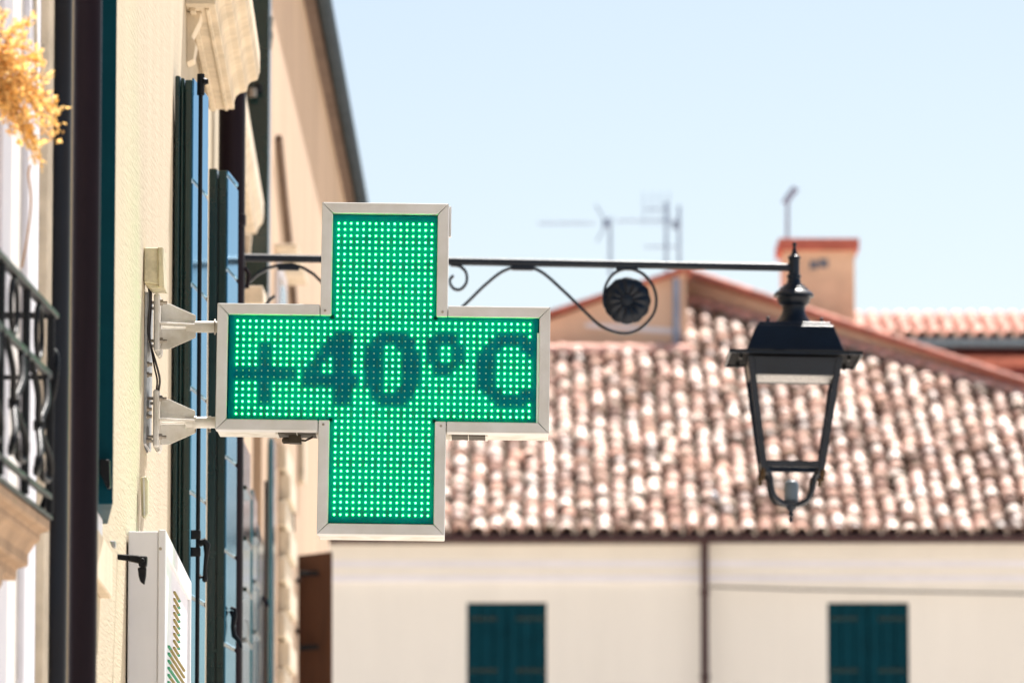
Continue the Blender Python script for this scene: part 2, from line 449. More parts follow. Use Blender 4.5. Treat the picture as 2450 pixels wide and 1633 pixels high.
# near window: shutter edge, shade and sky reflection put into its teal, stone sill
lf = MB()
e0, e1 = at(231, 600, 11.9), at(275, 600, 11.9)
zb, zt = zat(1205, 11.9), 6.2
lf.hexa([(e0.x, 11.9, zb), (e1.x, 11.9, zb), (e1.x - 0.046, 12.4, zb), (e0.x - 0.02, 12.4, zb), (e0.x, 11.9, zt), (e1.x, 11.9, zt), (e1.x - 0.046, 12.4, zt), (e0.x - 0.02, 12.4, zt)])
sh3 = part('shutter', lf, M['teal'], cb, bevel=0.002, label='teal shutter leaf seen on its edge')
hk = MB().prism([at(238, 1098, 11.86), at(262, 1098, 11.86), at(262, 1118, 11.86), at(264, 1165, 11.86), at(256, 1168, 11.86), at(247, 1148, 11.86), at(238, 1130, 11.86)], (0, 0.035, 0))
part('latch', hk, M['black'], sh3, bevel=0.002)
zs0, zs1 = zat(1431, 12.46), zat(1318, 12.46)
part('window_sill', MB().wbox(11.8, 12.46, 0.0, 0.026, zs0, zs1), M['limestone'], cb, bevel=0.003)
part('window_trim', MB().wbox(11.8, 12.30, 0.0, 0.012, zs1, zs1 + 0.12), M['whitetrim'], cb)

def downpipe(parent, u0, u1, Y, vtop, vbot, material, clips=()):
    um = (u0 + u1) / 2; r = (u1 - u0) / 2 * Y / F
    c = at(um, 800, Y)
    p = part('downpipe', MB().tube([(c.x, Y, zat(vbot, Y)), (c.x, Y, zat(vtop, Y))], r, 24), material, parent, smooth=40)
    for v in clips:
        z = zat(v, Y)
        part('pipe_clip', MB().lathe([(r * 1.01, -0.012), (r * 1.09, -0.010), (r * 1.09, 0.010), (r * 1.01, 0.012)], (c.x, Y, z), 24), material, p, smooth=40)
    return p
downpipe(cb, 170, 238, 11.2, -900, 2390, M['brownpipe'], clips=(-200,))
p2 = downpipe(cb, 520, 585, 19.9, -900, 2390, M['brownpipe'], clips=(522, 533))
part('pipe_bracket', MB().tube([at(585, 640, 19.9), at(596, 655, 19.9), at(592, 690, 19.9)], 0.006, 8), M['brownpipe'], p2)

# ------------------------------------------------------------------ things on the cream wall
jb = tag(empty('junction_box', wall(14.45, 0, zat(690, 14.45))), 'small yellowed plastic junction box on cream wall above the cross bracket', 'junction box')
def wpx(u, v, Y): return at(u, v, Y)
b0 = MB().prism([at(344, 591, 14.42), at(391, 591, 14.42), at(391, 681, 14.42), at(344, 676, 14.42)], (0, 0.12, 0))
part('box_body', b0, M['yellowplastic'], jb, bevel=0.003)
part('box_lid', MB().prism([at(378, 590, 14.412), at(389, 590, 14.412), at(393, 688, 14.412), at(379, 684, 14.412)], (0, 0.13, 0)), M['yellowplastic'], jb, bevel=0.002)
part('lower_lip', MB().prism([at(346, 677, 14.43), at(390, 682, 14.43), at(395, 690, 14.43), at(360, 690, 14.43)], (0, 0.10, 0)), M['yellowplastic'], jb, bevel=0.002)

tr = MB().prism([at(336, 1140, 14.2), at(349, 1137, 14.2), at(354, 1150, 14.2), at(353, 1228, 14.2), at(346, 1240, 14.2), at(339, 1234, 14.2)], (0, 0.05, 0))
to = tag(empty('conduit_cover', wall(14.2, 0, zat(1240, 14.2))), 'short cream plastic conduit cover on wall below the cross bracket', 'conduit')
part('cover', tr, M['yellowplastic'], to, bevel=0.003)
part('cover_rib', MB().prism([at(341, 1142, 14.195), at(345, 1140, 14.195), at(347, 1232, 14.195), at(343, 1232, 14.195)], (0, 0.02, 0)), M['alupaint'], to, bevel=0.001)

# black shutter holders
def stay(u, v, Y):
    o = tag(empty('shutter_holder', at(u - 60, v, Y)), 'black metal shutter holder with hanging tongue in front of white cabinet', 'shutter holder')
    part('arm', MB().prism([at(u - 72, v - 8, Y), at(u - 22, v - 5, Y), at(u - 22, v + 12, Y), at(u - 72, v + 5, Y)], (0, 0.016, 0)), M['black'], o, bevel=0.002)
    part('sleeve', MB().prism([at(u - 44, v - 6, Y - 0.004), at(u - 20, v - 5, Y - 0.004), at(u - 20, v + 14, Y - 0.004), at(u - 44, v + 9, Y - 0.004)], (0, 0.024, 0)), M['black'], o, bevel=0.002)
    part('head', MB().prism([at(u - 24, v - 4, Y - 0.006), at(u, v - 3, Y - 0.006), at(u - 1, v + 18, Y - 0.006), at(u - 4, v + 25, Y - 0.006), at(u - 20, v + 22, Y - 0.006)], (0, 0.028, 0)), M['black'], o, bevel=0.002)
    part('tongue', MB().prism([at(u - 23, v + 24, Y - 0.003), at(u - 2, v + 24, Y - 0.003), at(u - 3, v + 44, Y - 0.003), at(u - 7, v + 66, Y - 0.003), at(u - 17, v + 58, Y - 0.003), at(u - 21, v + 44, Y - 0.003)], (0, 0.02, 0)), M['black'], o, bevel=0.002)
    part('pin', MB().lathe([(0.004, -0.012), (0.005, -0.010), (0.005, 0.024), (0.004, 0.026)], at(u - 10, v + 8, Y), 10, 'y'), M['black'], o)
    return o
stay(352, 1332, 13.2)
sb = tag(part('hinge_block', MB().prism([at(262, 1292, 12.75), at(276, 1292, 12.75), at(276, 1309, 12.75), at(268, 1309, 12.75)], (0, 0.03, 0)), M['zinc'], None, bevel=0.002), 'little grey hinge block on wall beside the white stone sill', 'hinge')

# white LED cabinet at the foot of the picture
YB0, YB1 = 13.64, 15.35
zt = zat(1268, YB0); zbm = 1.75; NB = 0.0945
wc = tag(empty('display_cabinet', wall(YB0, 0, zbm)), 'white flat display cabinet with small leds fixed to wall below the big cross', 'sign')
part('cabinet_body', MB().wbox(YB0, YB1, 0.004, NB - 0.018, zbm, zt - 0.002), M['whitebox'], wc, bevel=0.002)
part('front_frame', MB().wbox(YB0 - 0.004, YB0 + 0.05, NB - 0.018, NB, zbm, zt + 0.002), M['whitebox'], wc, bevel=0.002)
part('front_frame', MB().wbox(YB1 - 0.05, YB1, NB - 0.018, NB, zbm, zt + 0.002), M['whitebox'], wc, bevel=0.002)
part('front_frame', MB().wbox(YB0 + 0.05, YB1 - 0.05, NB - 0.018, NB, zt - 0.05, zt + 0.002), M['whitebox'], wc, bevel=0.002)
dp = part('display_panel', MB().wbox(YB0 + 0.05, YB1 - 0.05, NB - 0.018, NB - 0.008, zbm, zt - 0.05), M['whitetrim'], wc)
la, lg = MB(), MB()
zc = zat(1600, 14.3)
for i in range(64):
    z = zt - 0.10 - i * 0.0175
    if z < zbm + 0.02: break
    wide = z < zat(1545, 14.0)
    for j in range(-17, 18):
        if not wide and not (-6 <= j <= 5): continue
        Y = (YB0 + YB1) / 2 + j * 0.030
        c = wall(Y, NB - 0.008, z)
        t = lg if (wide and (j < -13 or i % 4 == 0)) or ((not wide) and j > 2) else la
        t.lathe([(0.0036, 0), (0.0034, 0.005), (0.0016, 0.0065)], c, 6, 'x')
part('led', la, M['ledamber'], dp, kind='stuff')
part('led', lg, M['ledgreen'], dp, kind='stuff')
part('screw', MB().lathe([(0.004, -0.003), (0.004, 0.004)], at(384, 1312, YB0), 8, 'y'), M['bolt'], wc)

# ------------------------------------------------------------------ the green cross
K = 0.016 / 14.9                              # metres per photograph pixel at the cross
CY = 14.5
cc = at(916.5, 881, CY)
ROLL = R(0.72)
cr = tag(empty('pharmacy_cross', cc, (0, ROLL, 0)), 'lit green led pharmacy cross showing +40°C, in pale metal frame on two wall arms', 'sign')
L_, H_, B_ = 399 * K, 152.5 * K, 27 * K
def bar(poly, y0=-0.005, y1=0.052):
    return MB().prism([(x, y0, z) for x, z in poly], (0, y1 - y0, 0))
bars = []
for sz in (1, -1):
    bars.append([(-H_, sz * L_), (H_, sz * L_), (H_ - B_, sz * (L_ - B_)), (-H_ + B_, sz * (L_ - B_))])
    for sx in (1, -1):
        bars.append([(sx * H_, sz * L_), (sx * (H_ - B_), sz * (L_ - B_)), (sx * (H_ - B_), sz * (H_ - B_)), (sx * H_, sz * (H_ - B_))])
        bars.append([(sx * L_, sz * H_), (sx * (H_ + 0.0008), sz * H_), (sx * (H_ + 0.0008), sz * (H_ - B_)), (sx * (L_ - B_), sz * (H_ - B_))])
for sx in (1, -1):
    bars.append([(sx * L_, H_), (sx * (L_ - B_), H_ - B_), (sx * (L_ - B_), -H_ + B_), (sx * L_, -H_)])
for p in bars:
    q = [(x * 1.0, z * 1.0) for x, z in p]
    # shrink a hair so that the mitre joints read as fine dark lines
    cxm = sum(a for a, _ in q) / len(q); czm = sum(b for _, b in q) / len(q)
    q = [(x - math.copysign(0.0006, x - cxm), z - math.copysign(0.0006, z - czm)) for x, z in q]
    part('frame_bar', bar(q), M['alu'], cr, local=True, bevel=0.0016)
def cross_outline(L, H):
    return [(-H, L), (H, L), (H, H), (L, H), (L, -H), (H, -H), (H, -L), (-H, -L), (-H, -H), (-L, -H), (-L, H), (-H, H)]
hs = MB().prism([(x, 0.050, z) for x, z in cross_outline(L_ - 0.002, H_ - 0.002)], (0, 0.148, 0))
housing = part('housing', hs, M['alupaint'], cr, local=True, bevel=0.002)
part('inner_tray', MB().prism([(x, 0.020, z) for x, z in cross_outline(L_ - B_ * 0.8, H_ - B_ * 0.8)], (0, 0.028, 0)), M['pcb'], cr, local=True)
LEFT = ['1' * 16, '1' * 16, '1' * 16, '1111111111111110', '1111001111111100', '1111001111111000', '1111001111111001', '1111001111110011',
        '0000000000100011', '0000000000100000', '1111001111100000', '1111001111111111', '1111001111111111', '1111001111111111', '1' * 16, '1' * 16]
def rows(*sets):
    out = []
    for s in sets:
        out.append(''.join('1' if i in s else '0' for i in range(16)))
    return out
A16 = set(range(16))
def rg(*prs):
    s = set()
    for a, b in prs: s |= set(range(a, b + 1))
    return s
MID = rows(A16, A16, rg((3, 6), (12, 15)), rg((3, 5), (13, 14)), rg((3, 4), (8, 9), (13, 14)), rg((3, 4), (8, 10), (14, 14)), rg((3, 4), (8, 10), (14, 14)),
           rg((3, 4), (8, 10), (14, 15)), rg((3, 4), (8, 10), (14, 15)), rg((4, 4), (8, 10), (14, 15)), rg((4, 4), (8, 10), (14, 15)),
           rg((3, 5), (8, 9), (13, 15)), rg((3, 5), (13, 15)), rg((3, 6), (12, 15)), A16, A16)
RIGHT = rows(A16, A16, rg((4, 9), (15, 15)), rg((4, 8)), rg((1, 2), (5, 7), (11, 13)), rg((1, 2), (5, 6), (10, 14)), rg((1, 2), (5, 6), (10, 15)),
             rg((4, 6), (10, 15)), rg((3, 6), (10, 15)), rg((0, 6), (10, 15)), rg((0, 6), (10, 15)), rg((0, 7), (11, 13)), rg((0, 8)), rg((0, 9), (15, 15)), A16, A16)
FULL = ['1' * 16] * 16
PT = 0.016
def led_into(mb, x, z, r, h, y):
    mb.lathe([(r, 0), (r * 0.98, -h * 0.55), (r * 0.55, -h)], (x, y, z), 8, 'y')
for (px, pz), pat in zip(((0, 16), (-16, 0), (0, 0), (16, 0), (0, -16)), (FULL, LEFT, MID, RIGHT, FULL)):
    cx0, cz0 = px * PT, pz * PT
    hw = 8 * PT - 0.0003
    ex0 = ex1 = ez0 = ez1 = hw
    G = 0.0125
    if px == 0 and pz > 0: ez1 += G; ex0 += 0.010; ex1 += 0.010; 
    if px == 0 and pz < 0: ez0 += G; ex0 += 0.010; ex1 += 0.010
    if px < 0: ex0 += G; ez0 += 0.010; ez1 += 0.010
    if px > 0: ex1 += G; ez0 += 0.010; ez1 += 0.010
    lp = part('led_panel', MB().box((cx0 - ex0, 0.013, cz0 - ez0), (cx0 + ex1, 0.020, cz0 + ez1)), M['pcb'], cr, local=True)
    on, off, ch = MB(), MB(), MB()
    for i in range(16):
        for j in range(16):
            x = cx0 + (j - 7.5) * PT; z = cz0 + (7.5 - i) * PT
            led_into(on if pat[i][j] == '1' else off, x, z, 0.0025 if pat[i][j] == '1' else 0.0019, 0.0048 if pat[i][j] == '1' else 0.004, 0.013)
            if i % 4 == 3 and j % 2 == 0:
                ch.box((x + 0.0055, 0.0115, z - 0.006), (x + 0.0105, 0.013, z + 0.014))
    part('lit_led', on, M['ledon'], lp, local=True, kind='stuff', smooth=60)
    if off.v: part('unlit_led', off, M['ledoff'], lp, local=True, kind='stuff', smooth=60)
    part('circuit_chip', ch, M['chip'], lp, local=True, kind='stuff')
for sx in (1, -1):
    for sz in (1, -1):
        part('screw', MB().lathe([(0.0034, -0.0072), (0.0030, -0.0080)] if 0 else [(0.0034, -0.0050), (0.0034, -0.0066), (0.002, -0.0074)], (sx * (H_ - B_ * 0.45), 0, sz * (H_ - B_ * 0.58)), 8, 'y'), M['bolt'], cr, local=True)
part('reflection_strip', MB().box(((1284 - 916.5) * K, 0.004, -128 * K), ((1289 - 916.5) * K, 0.010, 90 * K)), M['whitestrip'], cr, local=True)  # bright bar built in place of a reflection inside the frame
part('reflection_strip', MB().box(((548 - 916.5) * K, 0.006, -105 * K), ((550 - 916.5) * K, 0.010, 100 * K)), M['pcb'], cr, local=True)  # left reflection bar, in the board colour
part('cover_pane', MB().prism([(x, 0.001, z) for x, z in cross_outline(L_ - B_ * 1.01, H_ - B_ * 1.01)], (0, 0.0015, 0)), M['pane'], cr, local=True)
for sx, u0, u1 in ((-1, -251, -160), (1, 165, 246)):
    vg = part('vent_grille', MB().box((u0 * K, 0.060, -H_ - 0.0015), (u1 * K, 0.170, -H_ + 0.004)), M['vent'], cr, local=True)
    part('vent_frame', MB().box((u0 * K - 0.006, 0.054, -H_ - 0.003), (u0 * K, 0.176, -H_ + 0.003)).box((u1 * K, 0.054, -H_ - 0.003), (u1 * K + 0.006, 0.176, -H_ + 0.003))
         .box(((u0 + u1) / 2 * K - 0.001, 0.056, -H_ - 0.003), ((u0 + u1) / 2 * K + 0.001, 0.172, -H_ + 0.002)), M['alupaint'], vg, local=True)
sx0 = -215 * K
part('light_sensor', MB().box((sx0 - 0.012, 0.09, -H_ - 0.022), (sx0 + 0.020, 0.13, -H_ - 0.002)).lathe([(0.004, 0), (0.009, 0.004), (0.009, 0.024), (0.004, 0.03)], (sx0 - 0.03, 0.11, -H_ - 0.014), 10, 'x')
     .tube([(sx0 + 0.01, 0.11, -H_ - 0.012), (sx0 + 0.03, 0.11, -H_ - 0.014), (sx0 + 0.05, 0.11, -H_ - 0.004)], 0.003, 8), M['vent'], cr, local=True, bevel=0.001)
part('side_latch', MB().box((H_ - 0.001, 0.07, L_ - 0.075), (H_ + 0.005, 0.10, L_ + 0.003)), M['alu'], cr, local=True, bevel=0.001)

# brackets: in coordinates of the cross, then shared between the two arms
def loc(u, v, Y=14.6):
    """cross-local point for a photograph pixel"""
    dx, dz = (u - 916.5) * K, (881 - v) * K
    c, s = math.cos(ROLL), math.sin(ROLL)
    return Vector((dx * c - dz * s, Y - CY, dx * s + dz * c))
YA = 14.6
for v0, first in ((770, True), (1001, False)):
    def lp_(u, dv, y=YA): return loc(u, v0 + dv, y)
    part('mounting_tube', MB().tube([lp_(440, 0), lp_(520, 0)], 14.0 * K, 20), M['alupaint'], cr, local=True, smooth=40)
    part('flange_plate', MB().hexa([lp_(366, 66, 14.52), lp_(380, 66, 14.52), lp_(380, 66, 14.68), lp_(366, 66, 14.68), lp_(366, -72, 14.52), lp_(380, -72, 14.52), lp_(380, -72, 14.68), lp_(366, -72, 14.68)]), M['alupaint'], cr, local=True, bevel=0.004)
    part('flange_hook', MB().prism([lp_(366, 64, 14.54), lp_(379, 62, 14.54), lp_(383, 74, 14.54), lp_(375, 78, 14.54)], (0, 0.06, 0)), M['alupaint'], cr, local=True, bevel=0.002)
    part('gusset', MB().prism([lp_(380, -56, 14.597), lp_(400, -56, 14.597), lp_(463, -28, 14.597), lp_(463, -4, 14.597), lp_(380, -4, 14.597)], (0, 0.005, 0)), M['alupaint'], cr, local=True, bevel=0.001)
    part('gusset', MB().prism([lp_(380, 54, 14.597), lp_(400, 54, 14.597), lp_(463, 26, 14.597), lp_(463, 4, 14.597), lp_(380, 4, 14.597)], (0, 0.005, 0)), M['alupaint'], cr, local=True, bevel=0.001)
    for s, ya in ((-1, 14.53), (1, 14.67)):
        ym = 14.6 + s * 0.02
        a = [lp_(380, 0, ym), lp_(463, 0, ym), lp_(463, 0, lin(ym, ya, 0.35)), lp_(398, 0, ya), lp_(380, 0, ya)]
        part('gusset', MB().prism(a, (0, 0, 0.004)), M['alupaint'], cr, local=True, bevel=0.001)
    if not first:
        for uu in (463, 498):
            part('tube_clamp', MB().lathe([(14.2 * K, -0.003), (16 * K, -0.003), (16 * K, 0.003), (14.2 * K, 0.003)], lp_(uu, 0), 16, 'x'), M['alupaint'], cr, local=True)
            part('clamp_screw', MB().tube([lp_(uu, 15), lp_(uu, 24)], 0.003, 6), M['bolt'], cr, local=True)
    else:
        part('tube_seal', MB().lathe([(14.2 * K, 0), (19 * K, 0), (19 * K, 0.003), (14.2 * K, 0.003)], lp_(508, 0), 16, 'x'), M['bolt'], cr, local=True)
    for dv, y in ((-52, 14.54), (-52, 14.66), (40, 14.54), (40, 14.66)):
        part('bolt', MB().lathe([(0.0045, 0), (0.0045, 0.020), (0.009, 0.020), (0.009, 0.026), (0.0045, 0.026), (0.0045, 0.052)], lp_(349, dv, y), 6, 'x'), M['bolt'], cr, local=True)
        part('nut', MB().lathe([(0.0085, 0), (0.0085, 0.008)], lp_(380, dv, y), 6, 'x'), M['bolt'], cr, local=True)
part('wall_plate', MB().hexa([loc(344, 1062, 14.5), loc(351, 1062, 14.5), loc(351, 1062, 14.72), loc(344, 1062, 14.72), loc(346, 697, 14.5), loc(353, 697, 14.5), loc(353, 697, 14.72), loc(346, 697, 14.72)]), M['zinc'], cr, local=True, bevel=0.001)
part('wall_packing', MB().hexa([loc(338, 1066, 14.505), loc(344, 1066, 14.505), loc(344, 1066, 14.7), loc(338, 1066, 14.7), loc(340, 695, 14.505), loc(346, 695, 14.505), loc(346, 695, 14.7), loc(340, 695, 14.7)]), M['cable'], cr, local=True)
for v in (870, 895, 978, 995, 1052):
    part('bolt', MB().lathe([(0.008, 0), (0.008, 0.006), (0.005, 0.007), (0.005, 0.014)], loc(351, v, 14.51), 6, 'x'), M['bolt'], cr, local=True)
cbl = tag(empty('power_cable', at(360, 690, 14.52)), 'thin black power cable looping between the two cross brackets', 'cable')
def spline(pts, n=8):
    P = [Vector(p) for p in pts]; out = []
    for i in range(len(P) - 1):
        p0, p1, p2, p3 = P[max(i - 1, 0)], P[i], P[i + 1], P[min(i + 2, len(P) - 1)]
        for k in range(n):
            t = k / n
            out.append(0.5 * ((2 * p1) + (p2 - p0) * t + (2 * p0 - 5 * p1 + 4 * p2 - p3) * t * t + (3 * p1 - p0 - 3 * p2 + p3) * t ** 3))
    out.append(P[-1]); return out
part('strand', MB().tube(spline([at(356, 686, 14.5), at(358, 720, 14.5), at(355, 790, 14.5), at(362, 830, 14.5), at(373, 868, 14.49), at(382, 905, 14.5), at(380, 930, 14.53), at(376, 945, 14.55)]), 0.0032, 6), M['cable'], cbl, smooth=60)
part('strand', MB().tube(spline([at(362, 686, 14.51), at(361, 740, 14.51), at(358, 800, 14.51), at(364, 845, 14.5), at(370, 880, 14.5), at(376, 910, 14.51), at(373, 945, 14.55)]), 0.0026, 6), M['brownpipe'], cbl, smooth=60)

# ------------------------------------------------------------------ lantern on its scrolled arm
YL = 20.6
KL = at(1001, 640, YL).x - at(1000, 640, YL).x         # metres per pixel there
ao = at(1900, 640, YL)
lr = tag(empty('street_lantern', ao, (0, R(1.05), 0)), 'black four sided street lantern hanging at end of long scrolled iron wall arm', 'street lamp')
tl = math.tan(R(1.05))
def al(u, v, y=0.0):
    """arm-local point for a photograph pixel"""
    dx, dz = (u - 1900) * KL, (640 - v) * KL * 1.0165
    c, s = math.cos(R(1.05)), math.sin(R(1.05))
    return Vector((dx * c - dz * s, y, dx * s + dz * c))
x_wall = wall(YL, 0, 0).x - ao.x
part('arm', MB().tube([(x_wall - 0.01, 0, 0), (-10 * KL, 0, 0)], 9.4 * KL, 16), M['lampblack'], lr, local=True, smooth=40)
part('wall_flange', MB().box((x_wall - 0.01, -0.05, -0.45), (x_wall + 0.012, 0.05, 0.1)), M['lampblack'], lr, local=True, bevel=0.003)
strip = (0.010, 3.2 * KL)
part('scroll', MB().tube(spline([al(1078, 634), al(1100, 637), al(1115, 652), al(1116, 675), al(1103, 691), al(1088, 691), al(1078, 680), al(1077, 668), al(1085, 659)]), 0, flat=strip), M['lampblack'], lr, local=True, smooth=50)
ring = [al(1500 + 62 * math.sin(a) * 1.0, 718 - 74 * math.cos(a)) for a in [math.radians(d) for d in range(-60, 120, 20)]]
main = [al(700, 880), al(800, 905), al(920, 880), al(1030, 800), al(1112, 728), al(1160, 682), al(1205, 648), al(1250, 638), al(1295, 650), al(1350, 697), al(1400, 745), al(1440, 780), al(1490, 796), al(1530, 785), al(1562, 752), al(1570, 715), al(1560, 680), al(1535, 653), al(1500, 643), al(1468, 655), al(1449, 683), al(1444, 715), al(1448, 735)]
part('scroll', MB().tube(spline(main, 6), 0, flat=strip), M['lampblack'], lr, local=True, smooth=50)
left = []
for k in range(0, 44):
    a = math.radians(-230 + k * 13.0)
    r = 128 - 66 * min(1, max(0, (k - 18) / 18))
    left.append(al(690 + r * math.sin(a), 760 - r * math.cos(a)))
part('scroll', MB().tube(left, 0, flat=strip), M['lampblack'], lr, local=True, smooth=50)
for uu in (690, 1250, 1500):
    part('collar', MB().box(tuple(al(uu - 26, 645) + Vector((0, -0.012, -0.002))), tuple(al(uu + 26, 636) + Vector((0, 0.012, 0.002)))), M['lampblack'], lr, local=True, bevel=0.002)
# rosette with petals
ro = part('rosette', MB().lathe([(0.004, -0.016), (13 * KL, -0.014), (15 * KL, -0.008), (44 * KL, -0.004), (46 * KL, 0.004), (0.004, 0.008)], al(1500, 718), 24, 'y'), M['lampblack'], lr, local=True, smooth=50)
pc = al(1500, 718)
for k in range(12):
    a0 = 2 * math.pi * k / 12
    d = Vector((math.cos(a0), 0, math.sin(a0))); e = Vector((-d.z, 0, d.x))
    ps = []
    for (r, w, y) in ((14, 4.5, -0.012), (30, 8.6, -0.020), (46, 13.0, -0.015), (54, 13.4, -0.006)):
        ps.append((pc + d * r * KL - e * w * KL + Vector((0, y + 0.006, 0)), pc + d * r * KL + Vector((0, y, 0)), pc + d * r * KL + e * w * KL + Vector((0, y + 0.006, 0))))
    tip = pc + d * 57.5 * KL
    vs = [p for t in ps for p in t] + [tip]
    fs = []
    for i in range(3):
        for j in range(2):
            fs.append((i * 3 + j, i * 3 + j + 1, (i + 1) * 3 + j + 1, (i + 1) * 3 + j))
    fs += [(9, 10, 12), (10, 11, 12)]
    back = [Vector(p) + Vector((0, 0.012, 0)) for p in vs]
    n = len(vs)
    fs += [tuple(i + n for i in reversed(f)) for f in fs]
    rim = [0, 3, 6, 9, 12, 11, 8, 5, 2, 1]
    fs += [(rim[i], rim[(i + 1) % 10], rim[(i + 1) % 10] + n, rim[i] + n) for i in range(10)]
    part('petal', MB().add(vs + back, fs), M['lampblack'], ro, local=True, smooth=30)

def lz(v): return (640 - v) * KL * 1.0165
def lz2(v): return (640 - v) * KL
prof = [(1, 579), (4, 580), (5.5, 585), (4, 590), (3.5, 592), (5, 598), (7, 606), (11, 611), (15, 614), (15.5, 618), (13, 621), (13, 655), (16.5, 657), (17, 664), (15, 667), (17, 676), (20, 680)]
part('top_finial', MB().lathe([(r * KL, lz(v)) for r, v in prof], (0, 0, 0), 24), M['lampblack'], lr, local=True, smooth=35)
prof = [(20, 680), (26, 682), (27, 686), (34, 689), (35, 693), (42, 697), (48, 704), (48, 709), (40, 712), (38, 722), (34, 728), (28, 731), (27, 742), (30, 752), (37, 763), (46, 772), (50, 779)]
part('cap', MB().lathe([(r * KL, lz(v)) for r, v in prof], (0, 0, 0), 28), M['lampblack'], lr, local=True, smooth=35)
def frust(mb, h0, z0, h1, z1):
    """four sided frustum: half widths h0 at z0, h1 at z1"""
    return mb.hexa([(-h0, -h0, z0), (h0, -h0, z0), (h0, h0, z0), (-h0, h0, z0), (-h1, -h1, z1), (h1, -h1, z1), (h1, h1, z1), (-h1, h1, z1)])
part('roof', frust(frust(MB(), 117 * KL, lz(850), 91 * KL, lz(786)), 89 * KL, lz(786.2), 84 * KL, lz(778)), M['lampblack'], lr, local=True, bevel=0.003)
for sx in (-1, 1):
    for sy in (-1, 1):
        part('roof_knob', MB().lathe([(1.5 * KL, lz(764)), (4.5 * KL, lz(767)), (3 * KL, lz(771)), (5.5 * KL, lz(774)), (5.5 * KL, lz(782))], (sx * 64 * KL, sy * 64 * KL, 0), 10), M['lampblack'], lr, local=True, smooth=40)
ZB = lz(856)
hb = 158 * KL
fr = MB()
fr.box((-hb, -hb, ZB), (hb, hb, ZB + 0.006))
part('brim_plate', fr, M['matblack'], lr, local=True, bevel=0.0015)
lip = MB()
for a, b in (((-hb, -hb, ZB - 0.008), (hb, -hb + 0.006, ZB - 0.0005)), ((-hb, hb - 0.006, ZB - 0.008), (hb, hb, ZB - 0.0005)), ((-hb, -hb + 0.0062, ZB - 0.008), (-hb + 0.006, hb - 0.0062, ZB - 0.0005)), ((hb - 0.006, -hb + 0.0062, ZB - 0.008), (hb, hb - 0.0062, ZB - 0.0005))):
    lip.box(a, b)
part('brim_lip', lip, M['lampblack'], lr, local=True)
ht, hbm = 113 * KL, 76 * KL
zt_, zb_ = lz(862), lz(1116)
def hw_at(z): return lin(hbm, ht, (z - zb_) / (zt_ - zb_))
pw = 15 * KL
for sx in (-1, 1):
    for sy in (-1, 1):
        a = MB()
        def c(z):
            h = hw_at(z); return [(sx * h, sy * h), (sx * (h - pw), sy * h), (sx * (h - pw), sy * (h - pw * 0.7)), (sx * h, sy * (h - pw * 0.7))]
        zl = lz(1130)
        a.hexa([(x, y, zl) for x, y in c(zl)] + [(x, y, zt_) for x, y in c(zt_)])
        part('corner_post', a, M['lampblack'], lr, local=True, bevel=0.0015)
        h = hw_at(lz(1125))
        part('corner_acorn', MB().lathe([(2.5 * KL, lz(1150)), (5 * KL, lz(1145)), (4 * KL, lz(1140)), (7 * KL, lz(1136)), (6 * KL, lz(1122))], (sx * (h - 4 * KL), sy * (h - 4 * KL), 0), 10), M['brass'], lr, local=True, smooth=40)
        hh = h - 10 * KL
        pts = [(hh, lz(1118)), (hh - 1 * KL, lz(1126)), (hh - 8 * KL, lz(1130)), (hh - 13 * KL, lz(1142)), (hh - 15 * KL, lz(1160)), (hh - 21 * KL, lz(1179)), (hh - 33 * KL, lz(1193)), (hh - 54 * KL, lz(1200))]
        part('base_bracket', MB().tube(spline([(sx * q, sy * q, z) for q, z in pts], 5), 6.2 * KL, 8), M['lampblack'], lr, local=True, smooth=50)
        part('brim_hinge', MB().box((sx * 128 * KL - 0.006, sy * 100 * KL - 0.02, ZB - 0.02), (sx * 128 * KL + 0.006, sy * 100 * KL + 0.02, ZB - 0.001)), M['black'], lr, local=True, bevel=0.002)
def rail(name, za, zb, material, depth=0.01):
    for k in range(4):
        rot = Matrix.Rotation(k * math.pi / 2, 3, 'Z')
        h0, h1 = hw_at(zb), hw_at(za)
        i0, i1 = h0 - pw, h1 - pw
        y0, y1 = -h0 + 0.004, -h1 + 0.004
        P = [(-i0, y0, zb), (i0, y0, zb), (i0, y0 + depth, zb), (-i0, y0 + depth, zb), (-i1, y1, za), (i1, y1, za), (i1, y1 + depth, za), (-i1, y1 + depth, za)]
        part(name, MB().hexa([rot @ Vector(p) for p in P]), material, lr, local=True, bevel=0.001)
rail('top_rail', lz(863), lz(905), M['lampblack'], 0.012)
rail('bottom_rail', lz(1102), lz(1117), M['lampblack'], 0.012)
hq = hw_at(lz(905)) - pw
part('diffuser', MB().box((-hq, -hq + 0.012, lz(904)), (hq, hq - 0.012, lz(900))), M['lens'], lr, local=True)
bs = MB().lathe([(6 * KL, lz(1226)), (8 * KL, lz(1222)), (5 * KL, lz(1218)), (7 * KL, lz(1214)), (16 * KL, lz(1204)), (17 * KL, lz(1200)), (28 * KL, lz(1198)), (30 * KL, lz(1193)), (10 * KL, lz(1190))], (0, 0, 0), 20)
part('bottom_finial', bs, M['lampblack'], lr, local=True, smooth=40)
part('bottom_ball', MB().lathe([(1.5 * KL, lz(1242)), (4.5 * KL, lz(1239)), (5.8 * KL, lz(1234)), (4.5 * KL, lz(1229)), (2 * KL, lz(1226))], (0, 0, 0), 12), M['lampblack'], lr, local=True, smooth=50)
part('lamp_socket', MB().lathe([(17 * KL, lz(1190)), (17 * KL, lz(1150)), (14 * KL, lz(1145)), (9 * KL, lz(1143)), (8 * KL, lz(1140))], (0, 0, 0), 20), M['socket'], lr, local=True, smooth=40)

